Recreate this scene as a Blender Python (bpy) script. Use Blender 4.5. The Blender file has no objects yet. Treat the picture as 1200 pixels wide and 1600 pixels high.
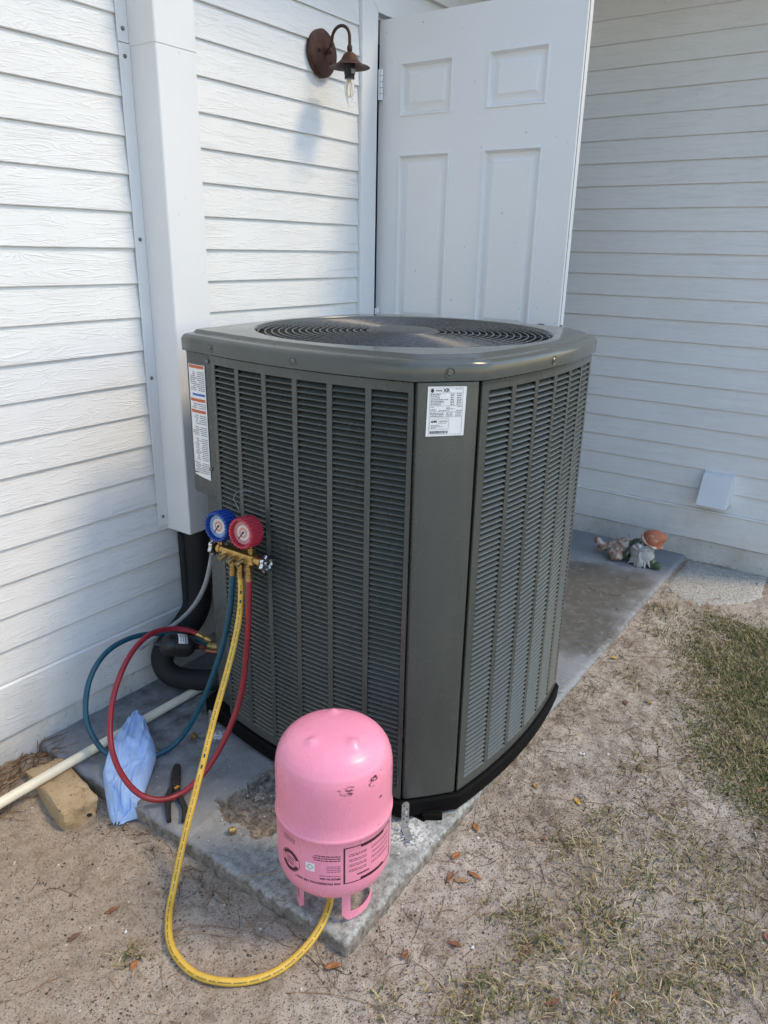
import bpy, math, random
import numpy as np
from mathutils import Vector, Matrix, noise as mnoise

sc = bpy.context.scene
R = math.radians
# ------------------------------------------------------------------ camera
def camera():
    cam = bpy.data.cameras.new('camera'); o = bpy.data.objects.new('camera', cam)
    sc.collection.objects.link(o)
    p, y, r = R(-19.357), R(34.958), R(1.196)
    fwd = Vector((math.cos(y)*math.cos(p), math.sin(y)*math.cos(p), math.sin(p)))
    rt = Vector((math.sin(y), -math.cos(y), 0)); up = rt.cross(fwd)
    r2 = rt*math.cos(r)+up*math.sin(r); u2 = -rt*math.sin(r)+up*math.cos(r)
    m = Matrix((r2, u2, -fwd)).transposed().to_4x4(); m.translation = (0, -1.875, 1.378)
    o.matrix_world = m
    cam.sensor_fit = 'VERTICAL'; cam.sensor_height = 36.0; cam.sensor_width = 27.0
    cam.lens = 1169.0/1600*36; cam.clip_start = 0.02; cam.clip_end = 2000
    sc.camera = o
camera()
# ------------------------------------------------------------------ light
SUN_EL = R(54); SUN_AZ = (0.46, -0.888)          # the way towards the sun, in plan
def light():
    w = bpy.data.worlds.new('World'); sc.world = w; w.use_nodes = True
    nt = w.node_tree; nt.nodes.clear()
    out = nt.nodes.new('ShaderNodeOutputWorld'); bg = nt.nodes.new('ShaderNodeBackground')
    sky = nt.nodes.new('ShaderNodeTexSky'); sky.sky_type = 'NISHITA'; sky.sun_disc = False
    sky.sun_elevation = SUN_EL; sky.sun_rotation = math.atan2(SUN_AZ[0], SUN_AZ[1])
    sky.air_density = 2.0; sky.dust_density = 0.3; sky.ozone_density = 1.4
    bg.inputs['Strength'].default_value = 0.12
    mx = nt.nodes.new('ShaderNodeMix'); mx.data_type = 'RGBA'; mx.blend_type = 'MULTIPLY'; mx.inputs[0].default_value = 1.0; mx.inputs[7].default_value = (.945, .985, 1.14, 1)
    nt.links.new(sky.outputs[0], mx.inputs[6]); nt.links.new(mx.outputs[2], bg.inputs[0]); nt.links.new(bg.outputs[0], out.inputs[0])
    l = bpy.data.lights.new('sun', 'SUN'); l.energy = 1.16; l.angle = R(14); l.color = (1, .79, .48)
    o = bpy.data.objects.new('sun', l); sc.collection.objects.link(o)
    d = Vector((SUN_AZ[0]*math.cos(SUN_EL), SUN_AZ[1]*math.cos(SUN_EL), math.sin(SUN_EL)))
    o.rotation_euler = d.to_track_quat('Z', 'Y').to_euler(); o.location = (6, -6, 8)
light()
sc.view_settings.view_transform = 'Standard'; sc.view_settings.look = 'None'
sc.view_settings.exposure = 1.05; sc.view_settings.gamma = 1.0
sc.render.engine = 'CYCLES'
try:
    sc.cycles.use_denoising = True; sc.cycles.max_bounces = 6; sc.cycles.diffuse_bounces = 4; sc.cycles.glossy_bounces = 3; sc.cycles.use_adaptive_sampling = True; sc.cycles.adaptive_threshold = .02
except Exception: pass

rnd = random.Random(11); nrg = np.random.default_rng(5)

# ------------------------------------------------------------------ node helper
class NM:
    def __init__(s, name, rough=.5, metal=0.0, spec=.5, coat=0.0):
        s.m = bpy.data.materials.new(name); s.m.use_nodes = True
        s.t = s.m.node_tree; s.b = s.t.nodes['Principled BSDF']
        s.b.inputs['Roughness'].default_value = rough; s.b.inputs['Metallic'].default_value = metal
        s.b.inputs['Specular IOR Level'].default_value = spec; s.b.inputs['Coat Weight'].default_value = coat
        s._pos = None
    def n(s, typ, **kw):
        nd = s.t.nodes.new(typ)
        for k, v in kw.items():
            if hasattr(nd, k) and k not in nd.inputs.keys(): setattr(nd, k, v)
            else: s.put(nd.inputs[k], v)
        return nd
    def put(s, sock, v):
        if isinstance(v, bpy.types.NodeSocket): s.t.links.new(v, sock)
        elif isinstance(v, (tuple, list)) and len(v) == 3 and sock.type == 'RGBA': sock.default_value = (*v, 1)
        else: sock.default_value = v
    def pos(s):
        if s._pos is None: s._pos = s.n('ShaderNodeNewGeometry').outputs['Position']
        return s._pos
    def vmap(s, vec, scale, loc=(0, 0, 0)):
        nd = s.n('ShaderNodeMapping'); s.put(nd.inputs['Vector'], vec)
        nd.inputs['Scale'].default_value = scale
        s.put(nd.inputs['Location'], loc)
        return nd.outputs[0]
    def noise(s, vec, scale, detail=4, rough=.55, dist=0.0):
        nd = s.n('ShaderNodeTexNoise'); s.put(nd.inputs['Vector'], vec)
        nd.inputs['Scale'].default_value = scale; nd.inputs['Detail'].default_value = detail
        nd.inputs['Roughness'].default_value = rough; nd.inputs['Distortion'].default_value = dist
        return nd.outputs['Fac']
    def voro(s, vec, scale, feature='F1', rand=1.0):
        nd = s.n('ShaderNodeTexVoronoi'); nd.feature = feature; s.put(nd.inputs['Vector'], vec)
        nd.inputs['Scale'].default_value = scale; nd.inputs['Randomness'].default_value = rand
        return nd.outputs['Distance']
    def ramp(s, fac, *st):
        nd = s.n('ShaderNodeValToRGB'); s.put(nd.inputs[0], fac); e = nd.color_ramp.elements
        while len(e) < len(st): e.new(.5)
        for q, (p, c) in zip(e, st):
            q.position = p; q.color = (c, c, c, 1) if not isinstance(c, (tuple, list)) else (*c, 1)
        return nd.outputs[0]
    def mix(s, fac, a, b, mode='MIX'):
        nd = s.n('ShaderNodeMix'); nd.data_type = 'RGBA'; nd.blend_type = mode
        s.put(nd.inputs[0], fac); s.put(nd.inputs[6], a); s.put(nd.inputs[7], b)
        return nd.outputs[2]
    def math(s, op, a, b=0.0, c=0.0):
        nd = s.n('ShaderNodeMath'); nd.operation = op
        s.put(nd.inputs[0], a); s.put(nd.inputs[1], b); s.put(nd.inputs[2], c)
        return nd.outputs[0]
    def blob(s, c, rad, soft=.5, wob=None, amt=0.0, flat=(1, 1, 1)):
        """1 inside a ball round c, 0 outside; the edge wobbled by a noise."""
        v = s.n('ShaderNodeVectorMath'); v.operation = 'SUBTRACT'; s.put(v.inputs[0], s.pos()); v.inputs[1].default_value = c
        v2 = s.n('ShaderNodeVectorMath'); v2.operation = 'MULTIPLY'; s.put(v2.inputs[0], v.outputs[0]); v2.inputs[1].default_value = flat
        l = s.n('ShaderNodeVectorMath'); l.operation = 'LENGTH'; s.put(l.inputs[0], v2.outputs[0])
        d = l.outputs['Value']
        if wob is not None: d = s.math('ADD', d, s.math('MULTIPLY', s.math('SUBTRACT', wob, .5), amt))
        nd = s.n('ShaderNodeMapRange'); nd.interpolation_type = 'SMOOTHSTEP'
        s.put(nd.inputs['Value'], d); nd.inputs['From Min'].default_value = rad; nd.inputs['From Max'].default_value = rad*(1-soft)
        return nd.outputs[0]
    def color(s, c): s.put(s.b.inputs['Base Color'], c); return s
    def rough(s, c): s.put(s.b.inputs['Roughness'], c); return s
    def bump(s, h, strength=.4, dist=.002):
        nd = s.n('ShaderNodeBump'); s.put(nd.inputs['Height'], h)
        nd.inputs['Strength'].default_value = strength; nd.inputs['Distance'].default_value = dist
        s.put(s.b.inputs['Normal'], nd.outputs[0]); return s

def plain(name, c, rough=.5, metal=0.0, var=.12, vscale=30, bscale=0, bstr=.2, bdist=.001, coat=0.0):
    m = NM(name, rough, metal, coat=coat); p = m.pos()
    f = m.noise(p, vscale, 4)
    m.color(m.mix(m.ramp(f, (.3, 0.0), (.7, 1.0)), tuple(max(0, x*(1-var)) for x in c), tuple(min(1, x*(1+var)) for x in c)))
    m.rough(m.math('ADD', m.math('MULTIPLY', m.math('SUBTRACT', f, .5), .25), rough))
    if bscale: m.bump(m.noise(p, bscale, 3), bstr, bdist)
    return m.m

M = {}
def siding(name, axis):
    m = NM(name, .5); p = m.pos()
    ob = m.n('ShaderNodeObjectInfo').outputs['Random']
    off = m.n('ShaderNodeCombineXYZ'); m.put(off.inputs[0], m.math('MULTIPLY', ob, 37.0)); m.put(off.inputs[1], m.math('MULTIPLY', ob, 21.0)); m.put(off.inputs[2], m.math('MULTIPLY', ob, 11.0))
    v = m.n('ShaderNodeVectorMath'); v.operation = 'ADD'; m.put(v.inputs[0], p); m.put(v.inputs[1], off.outputs[0]); pv = v.outputs[0]
    L = (1.0, .2, 9) if axis == 'x' else (.2, 1.0, 9)
    # long embossed grain lines that swirl round knots
    g1 = m.noise(m.vmap(pv, tuple(a*4.5 for a in L)), 1.0, 2, .5, .6)
    lines = m.math('SINE', m.math('MULTIPLY', g1, 60.0))
    lines = m.ramp(m.math('ADD', m.math('MULTIPLY', lines, .5), .5), (.70, 0.0), (.97, 1.0))
    brk = m.ramp(m.noise(m.vmap(pv, tuple(a*5 for a in L)), 1.6, 3), (.36, .12), (.66, 1.0))
    lines = m.math('MULTIPLY', lines, brk)
    g2 = m.noise(m.vmap(pv, tuple(a*16 for a in L)), 1.6, 5, .7)
    g3 = m.noise(m.vmap(pv, (60, 60, 9)), 1.0, 4, .7)
    h = m.math('ADD', m.math('MULTIPLY', lines, .50), m.math('ADD', m.math('MULTIPLY', g2, .16), m.math('MULTIPLY', g3, .26)))
    m.bump(h, .72, .0022)
    d = m.noise(p, 2.3, 5); z = m.n('ShaderNodeSeparateXYZ'); m.put(z.inputs[0], p)
    base = m.mix(m.ramp(d, (.35, 0.0), (.75, 1.0)), (.80, .80, .795), (.74, .735, .715))
    sp = m.ramp(m.noise(p, 55, 3, .6), (.70, 0.0), (.76, 1.0))
    low = m.n('ShaderNodeMapRange'); m.put(low.inputs['Value'], z.outputs[2]); low.inputs['From Min'].default_value = .55; low.inputs['From Max'].default_value = .02
    base = m.mix(m.math('MULTIPLY', sp, m.math('MULTIPLY', low.outputs[0], .6)), base, (.30, .27, .23))
    base = m.mix(m.math('MULTIPLY', m.ramp(m.noise(p, 9, 6, .7), (.5, 0.0), (.75, 1.0)), m.math('MULTIPLY', low.outputs[0], .35)), base, (.50, .45, .38))
    m.color(base); m.rough(m.math('ADD', m.math('MULTIPLY', g2, .25), .38))
    return m.m
M['siding_x'] = siding('white painted siding', 'x'); M['siding_y'] = siding('white painted siding on return', 'y')
def mat_metalpaint(name, c, rough=.45, spots=True):
    m = NM(name, rough); p = m.pos(); base = m.mix(m.ramp(m.noise(p, 3, 5), (.3, 0.0), (.75, 1.0)), c, tuple(x*.93 for x in c))
    if spots:
        sp = m.ramp(m.noise(p, 95, 2, .5), (.735, 0.0), (.76, 1.0)); rg = m.ramp(m.noise(p, 5, 2), (.5, 0.0), (.65, 1.0))
        base = m.mix(m.math('MULTIPLY', sp, rg), base, (.08, .08, .075))
    m.color(base); m.bump(m.noise(p, 14, 3), .12, .004); return m.m
M['post'] = mat_metalpaint('white painted sheet metal', (.79, .79, .785), .42)
M['trim'] = mat_metalpaint('white trim paint', (.80, .80, .80), .42, False)
def door_mat():
    m = NM('white door paint', .38); p = m.pos()
    base = m.mix(m.ramp(m.noise(p, 2.5, 4), (.3, 0.0), (.8, 1.0)), (.80, .80, .80), (.765, .765, .765))
    sp = m.ramp(m.noise(p, 130, 1, .4), (.80, 0.0), (.82, 1.0)); m.color(m.mix(sp, base, (.12, .11, .1)))
    m.bump(m.noise(m.vmap(p, (40, 40, 6)), 1.0, 4), .10, .002); return m.m
M['door'] = door_mat()
def found_mat():
    m = NM('painted foundation', .8); p = m.pos(); z = m.n('ShaderNodeSeparateXYZ'); m.put(z.inputs[0], p)
    base = m.mix(m.ramp(m.noise(p, 7, 6, .65), (.35, 0.0), (.7, 1.0)), (.66, .64, .60), (.52, .48, .42))
    base = m.mix(m.ramp(m.noise(p, 42, 5, .7), (.58, 0.0), (.72, 1.0)), base, (.30, .25, .19))
    m.color(base); m.bump(m.noise(p, 60, 6, .7), .8, .006); return m.m
M['found'] = found_mat()

def slab_mat():
    m = NM('worn painted concrete', .8); p = m.pos()
    n1 = m.noise(p, 6, 7, .65); n2 = m.noise(p, 55, 6, .7); n3 = m.noise(p, 2.2, 4)
    conc = m.mix(m.ramp(n2, (.35, 0.0), (.65, 1.0)), (.17, .172, .15), (.44, .445, .415))
    conc = m.mix(m.ramp(m.noise(p, 160, 3), (.60, 0.0), (.70, 1.0)), conc, (.10, .10, .085))
    conc = m.mix(m.ramp(m.noise(p, 130, 2), (.68, 0.0), (.74, 1.0)), conc, (.58, .57, .54))
    paint = m.mix(m.ramp(n1, (.3, 0.0), (.7, 1.0)), (.205, .211, .220), (.268, .275, .284))
    chip = m.ramp(m.noise(p, 26, 6, .75), (.56, 0.0), (.63, 1.0))
    worn = m.math('MAXIMUM', m.blob((1.0, -1.06, 0), .52, .75, n1, .5), m.blob((1.35, -1.2, 0), .42, .6, n1, .4))
    worn = m.math('MAXIMUM', worn, m.math('MULTIPLY', chip, m.ramp(n3, (.38, 0.0), (.6, .85))))
    c = m.mix(worn, paint, conc)
    # dark mould stain along the far strip
    st = m.math('MAXIMUM', m.blob((2.98, -.88, 0), .34, .40, n1, .42), m.blob((2.60, -.98, 0), .28, .5, n1, .4))
    st = m.math('MULTIPLY', st, m.ramp(m.noise(p, 24, 6, .75), (.22, .25), (.50, 1.0)))
    c = m.mix(m.math('MULTIPLY', st, .92), c, (.085, .08, .068))
    # pale chalky edge
    edge = m.math('MULTIPLY', m.blob((2.2, -1.17, 0), .115, .8, n1, .10, (.06, 1, 1)), m.ramp(n2, (.48, 0.0), (.66, .35)))
    c = m.mix(edge, c, (.42, .44, .45))
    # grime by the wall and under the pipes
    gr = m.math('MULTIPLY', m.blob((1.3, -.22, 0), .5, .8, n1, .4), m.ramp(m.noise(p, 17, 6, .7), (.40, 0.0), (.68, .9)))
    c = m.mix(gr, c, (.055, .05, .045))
    # white caulk crumbs
    for cc, rr in (((1.262, -.40, 0), .035), ((1.28, -1.075, 0), .075)):
        c = m.mix(m.math('MULTIPLY', m.blob(cc, rr, .7, n2, .07), m.ramp(m.noise(p, 120, 4), (.42, 0.0), (.52, 1.0))), c, (.72, .72, .70))
    # earth in the broken-out hollow, moss on the sides
    sep = m.n('ShaderNodeSeparateXYZ'); m.put(sep.inputs[0], p)
    lo = m.n('ShaderNodeMapRange'); m.put(lo.inputs['Value'], m.math('ADD', sep.outputs[2], m.math('MULTIPLY', m.math('SUBTRACT', n2, .5), .012)))
    lo.inputs['From Min'].default_value = -.009; lo.inputs['From Max'].default_value = -.016
    soil = m.mix(m.ramp(n2, (.35, 0.0), (.65, 1.0)), (.085, .07, .055), (.30, .265, .225))
    c = m.mix(lo.outputs[0], c, soil)
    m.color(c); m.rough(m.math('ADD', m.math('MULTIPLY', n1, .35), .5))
    m.bump(m.math('ADD', m.math('MULTIPLY', n2, .6), m.math('MULTIPLY', m.noise(p, 210, 3), .4)), .75, .004)
    return m.m
M['slab'] = slab_mat()

def sand_mat():
    m = NM('sandy soil', .95, spec=.2); p = m.pos()
    n1 = m.noise(p, 3.0, 7, .62); n2 = m.noise(p, 24, 7, .7); n3 = m.noise(p, 190, 4, .7); n4 = m.noise(p, 420, 2, .6)
    a = m.mix(m.ramp(n1, (.32, 0.0), (.66, 1.0)), (.40, .325, .245), (.57, .49, .405))
    a = m.mix(m.ramp(n2, (.47, 0.0), (.68, .9)), a, (.235, .172, .118))
    a = m.mix(m.ramp(n3, (.54, 0.0), (.64, .9)), a, (.075, .055, .04))
    a = m.mix(m.ramp(n4, (.62, 0.0), (.72, .75)), a, (.62, .57, .52))
    pt = m.math('MULTIPLY', m.ramp(m.noise(p, 7.5, 6, .7), (.50, 0.0), (.66, 1.0)), m.ramp(m.noise(p, 60, 5, .75), (.38, .2), (.60, 1.0)))
    a = m.mix(m.math('MULTIPLY', pt, .75), a, (.135, .102, .072))
    # browner, damper earth by the wall at the left
    a = m.mix(m.math('MULTIPLY', m.blob((.62, -.45, -.06), .95, .8, n1, .5), .35), a, m.mix(m.ramp(n2, (.35, 0.0), (.7, 1.0)), (.27, .195, .13), (.46, .35, .245)))
    # thatch tint under the lawn
    sep = m.n('ShaderNodeSeparateXYZ'); m.put(sep.inputs[0], p)
    e = m.math('ADD', m.math('ADD', sep.outputs[1], m.math('MULTIPLY', m.math('SUBTRACT', n1, .5), .35)), 1.66)
    lw = m.n('ShaderNodeMapRange'); m.put(lw.inputs['Value'], e); lw.inputs['From Min'].default_value = .05; lw.inputs['From Max'].default_value = -.30
    ex = m.n('ShaderNodeMapRange'); m.put(ex.inputs['Value'], sep.outputs[0]); ex.inputs['From Min'].default_value = 1.2; ex.inputs['From Max'].default_value = 2.1
    a = m.mix(m.math('MULTIPLY', m.math('MULTIPLY', lw.outputs[0], ex.outputs[0]), .8), a, (.13, .105, .055))
    m.color(a)
    m.bump(m.math('ADD', m.math('MULTIPLY', n2, .5), m.math('ADD', m.math('MULTIPLY', n3, .35), m.math('MULTIPLY', n4, .25))), 1.0, .011)
    return m.m
M['sand'] = sand_mat()

def ac_mat(name, c, rough, dust=.25):
    m = NM(name, rough, spec=.5, coat=.0); p = m.pos()
    n = m.noise(p, 6, 6, .65); f = m.noise(p, 160, 3, .6)
    base = m.mix(m.ramp(n, (.35, 0.0), (.75, 1.0)), c, tuple(x*1.12 for x in c))
    base = m.mix(m.math('MULTIPLY', m.ramp(m.noise(m.vmap(p, (30, 30, 3)), 1.0, 5, .7), (.48, 0.0), (.72, 1.0)), dust), base, (.105, .108, .098))
    base = m.mix(m.ramp(f, (.73, 0.0), (.78, .5)), base, (.35, .34, .31))
    m.color(base); m.rough(m.math('ADD', m.math('MULTIPLY', n, .22), rough-.1)); m.bump(m.noise(p, 420, 2), .05, .0006); return m.m
AC = (.066, .071, .064)
M['ac'] = ac_mat('grey green enamel', AC, .26); M['ac_lid'] = ac_mat('grey green enamel cover', (.078, .083, .075), .18, .08)
M['black_pan'] = plain('black base plastic', (.005, .005, .005), .75, 0, .3, 60, 200, .3)
M['black_pan'].node_tree.nodes['Principled BSDF'].inputs['Specular IOR Level'].default_value = .12
M['dark'] = plain('coil fins in painted shade', (.004, .0045, .006), .6, 0, .3, 90)  # fins coloured near black so the louvre gaps look shaded
M['fan'] = plain('dark fan metal', (.05, .052, .055), .32, .3, .2, 20)
M['wire'] = plain('black coated wire', (.07, .072, .072), .28, 0, .2, 60)
M['hub'] = plain('grey fan cap', (.055, .057, .06), .5, 0, .15, 40)
M['screw'] = plain('grey zinc screw', (.20, .20, .19), .35, .8, .2, 200)
M['galv'] = plain('galvanised strap', (.42, .42, .41), .45, .6, .2, 120)
M['label'] = plain('white label', (.78, .78, .77), .4, 0, .04, 40)
M['ink'] = plain('black ink', (.02, .02, .022), .6, 0, .1)
M['ink_grey'] = plain('grey print', (.16, .16, .17), .6, 0, .2)
M['orange'] = plain('orange print', (.55, .13, .05), .55, 0, .1); M['blueink'] = plain('blue print', (.06, .14, .5), .55, 0, .1)
def pink_mat():
    m = NM('pink cylinder paint', .36, spec=.5); p = m.pos()
    n = m.noise(p, 60, 5, .7); n2 = m.noise(p, 5, 4)
    base = m.mix(m.ramp(n2, (.35, 0.0), (.7, 1.0)), (.86, .30, .42), (.82, .27, .375))
    rust = (.055, .018, .02)
    stretch = m.noise(m.vmap(p, (60, 60, 130)), 1.0, 5, .75)
    for c, r in (((.945, -1.137, .373), .016), ((.955, -1.142, .378), .011), ((1.00, -1.163, .376), .015), ((1.012, -1.166, .381), .010), ((1.026, -1.168, .385), .006), ((1.085, -1.152, .36), .011), ((1.09, -1.15, .32), .005), ((1.012, -1.168, .264), .006), ((.915, -.99, .36), .005), ((1.02, -1.168, .33), .003)):
        base = m.mix(m.math('MULTIPLY', m.blob(c, r, .5, stretch, .045, (1, 1, 1.7)), m.ramp(stretch, (.40, 1.0), (.52, .0))), base, rust)
    base = m.mix(m.math('MULTIPLY', m.ramp(m.noise(p, 150, 2), (.80, 0.0), (.82, 1.0)), .8), base, (.16, .05, .06))
    m.color(base); sm = m.noise(m.vmap(p, (9, 9, 2.5)), 2.0, 6, .7); base = m.mix(m.math('MULTIPLY', m.ramp(sm, (.50, 0.0), (.72, 1.0)), .12), base, (.62, .36, .38)); base = m.mix(m.math('MULTIPLY', m.ramp(m.noise(m.vmap(p, (160, 160, 25)), 1.0, 3, .6), (.70, 0.0), (.76, 1.0)), .5), base, (.9, .62, .68)); m.color(base)
    m.rough(m.math('ADD', m.math('MULTIPLY', sm, .30), .14)); m.bump(m.noise(p, 12, 3), .10, .004); return m.m
M['pink'] = pink_mat()
M['rubber_blue'] = plain('blue rubber', (.008, .045, .24), .55, 0, .2, 90, 300, .15); M['rubber_red'] = plain('red rubber', (.42, .03, .05), .55, 0, .22, 90, 300, .15)
M['hose_blue'] = plain('teal hose', (.008, .075, .115), .38, 0, .15, 30); M['hose_red'] = plain('red hose', (.27, .018, .028), .38, 0, .15, 30)
M['hose_yellow'] = plain('yellow hose', (.66, .42, .06), .42, 0, .12, 30)
M['brass'] = plain('brass', (.50, .33, .12), .32, .9, .25, 120); M['brass_dull'] = plain('dull brass', (.33, .24, .10), .45, .75, .3, 120)
M['chrome'] = plain('chromed knob', (.62, .62, .62), .16, 1, .1, 100); M['black_plastic'] = plain('black plastic', (.015, .015, .016), .4, 0, .2, 60)
M['insul'] = plain('black foam insulation', (.011, .011, .012), .75, 0, .35, 40, 120, .3, .002)
M['copper'] = plain('copper pipe', (.48, .20, .12), .4, .85, .2, 100)
M['conduit'] = plain('grey cable sheath', (.33, .335, .345), .5, 0, .12, 60)
M['pvc'] = plain('cream plastic pipe', (.74, .68, .53), .45, 0, .06, 25)
M['dial_white'] = plain('gauge dial', (.62, .57, .53), .35, 0, .08, 200); M['dial_blue'] = plain('blue gauge ring', (.10, .24, .55), .4, 0, .15, 200); M['dial_red'] = plain('red gauge ring', (.52, .12, .13), .4, 0, .15, 200); M['dial_pink'] = plain('pink gauge band', (.55, .27, .23), .4, 0, .15, 200)
def cloth_mat():
    m = NM('pale blue glove fabric', .62); p = m.pos(); m.color(m.mix(m.ramp(m.noise(p, 22, 4), (.35, 0.0), (.7, 1.0)), (.36, .52, .82), (.43, .59, .86)))
    m.bump(m.noise(p, 30, 4), .25, .004)
    m.b.inputs['Subsurface Weight'].default_value = 0.0; return m.m
M['cloth'] = cloth_mat()
def stone_mat():
    m = NM('tan pitted stone', .9, spec=.2); p = m.pos(); n = m.noise(p, 28, 6, .7)
    c = m.mix(m.ramp(n, (.35, 0.0), (.65, 1.0)), (.40, .27, .145), (.60, .46, .28)); c = m.mix(m.ramp(m.noise(p, 75, 5, .75), (.57, 0.0), (.66, 1.0)), c, (.16, .095, .05))
    c = m.mix(m.math('MULTIPLY', m.ramp(m.noise(p, 14, 4, .6), (.48, 0.0), (.66, 1.0)), .5), c, (.27, .19, .11))
    for q in ((.872, -.334, -.052), (.888, -.332, -.056)): c = m.mix(m.blob(q, .0085, .4, n, .008), c, (.03, .02, .015))
    m.color(c); m.bump(m.math('ADD', n, m.math('MULTIPLY', m.noise(p, 140, 4), .5)), 1.0, .006); return m.m
M['stone'] = stone_mat()
M['rust'] = plain('rust brown iron', (.062, .025, .016), .55, .3, .35, 60, 160, .3); M['socket'] = plain('lamp socket', (.02, .02, .022), .4, .3, .2, 80)
def glass_mat():
    m = NM('clear bulb glass', .03); m.b.inputs['Transmission Weight'].default_value = 1.0; m.b.inputs['IOR'].default_value = 1.12; m.color((1, 1, 1)); return m.m
M['glass'] = glass_mat(); M['filament'] = plain('amber filament', (.75, .55, .25), .4, 0, .1)
M['pliers_steel'] = plain('oiled dark steel', (.045, .042, .04), .42, .6, .3, 80, 200, .2); M['grip'] = plain('black grip', (.02, .02, .021), .6, 0, .25, 60, 200, .2)
M['vent'] = mat_metalpaint('grey white vent plastic', (.74, .75, .76), .5)
def aggr_mat():
    m = NM('exposed aggregate concrete', .9, spec=.3); p = m.pos(); v = m.noise(p, 130, 4, .7)
    c = m.mix(m.ramp(v, (.35, 0.0), (.65, 1.0)), (.24, .225, .20), (.62, .59, .53)); c = m.mix(m.ramp(m.noise(p, 12, 5), (.50, 0.0), (.75, .6)), c, (.36, .33, .29))
    m.color(c); m.bump(v, 1.0, .006); return m.m
M['aggr'] = aggr_mat()
def glaze(name, c, c2, sc_=45, lo=.5, hi=.58, rough=.5):
    m = NM(name, rough); p = m.pos(); n = m.noise(p, sc_, 5, .7); c1 = m.mix(m.noise(p, 15, 3), tuple(x*.8 for x in c), tuple(x*1.15 for x in c))
    m.color(m.mix(m.ramp(n, (lo, 0.0), (hi, 1.0)), c1, c2)); m.bump(n, .4, .003); return m.m
M['g_orange'] = glaze('chipped orange glaze', (.46, .15, .07), (.62, .52, .44), 34, .60, .68); M['g_rim'] = glaze('worn hat rim', (.58, .46, .40), (.40, .2, .12))
M['g_green'] = glaze('dark green glaze', (.055, .095, .045), (.33, .30, .24), 50, .54, .64); M['g_brown'] = glaze('worn brown glaze', (.28, .16, .11), (.58, .49, .42), 44, .46, .58)
M['g_white'] = glaze('grey white beard', (.46, .44, .41), (.24, .22, .19), 70, .56, .70); M['g_face'] = glaze('pale face glaze', (.47, .45, .44), (.42, .30, .27), 40, .62, .7); M['g_dark'] = plain('dark eye', (.02, .02, .02), .4)
for i, c in enumerate(((.33, .13, .04), (.21, .085, .04), (.35, .20, .09), (.14, .075, .045), (.55, .32, .05))): M['leaf%d' % i] = plain('dry leaf %d' % i, c, .55, 0, .3, 120)
def attr_mat(name, rough=.7, trans=.15):
    m = NM(name, rough, spec=.25); a = m.n('ShaderNodeAttribute'); a.attribute_name = 'col'; m.color(a.outputs['Color']); return m.m
M['grass'] = attr_mat('mixed grass blades'); M['needle'] = attr_mat('dry needles')
M['pebble'] = attr_mat('pebbles and chips', .8)

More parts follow.
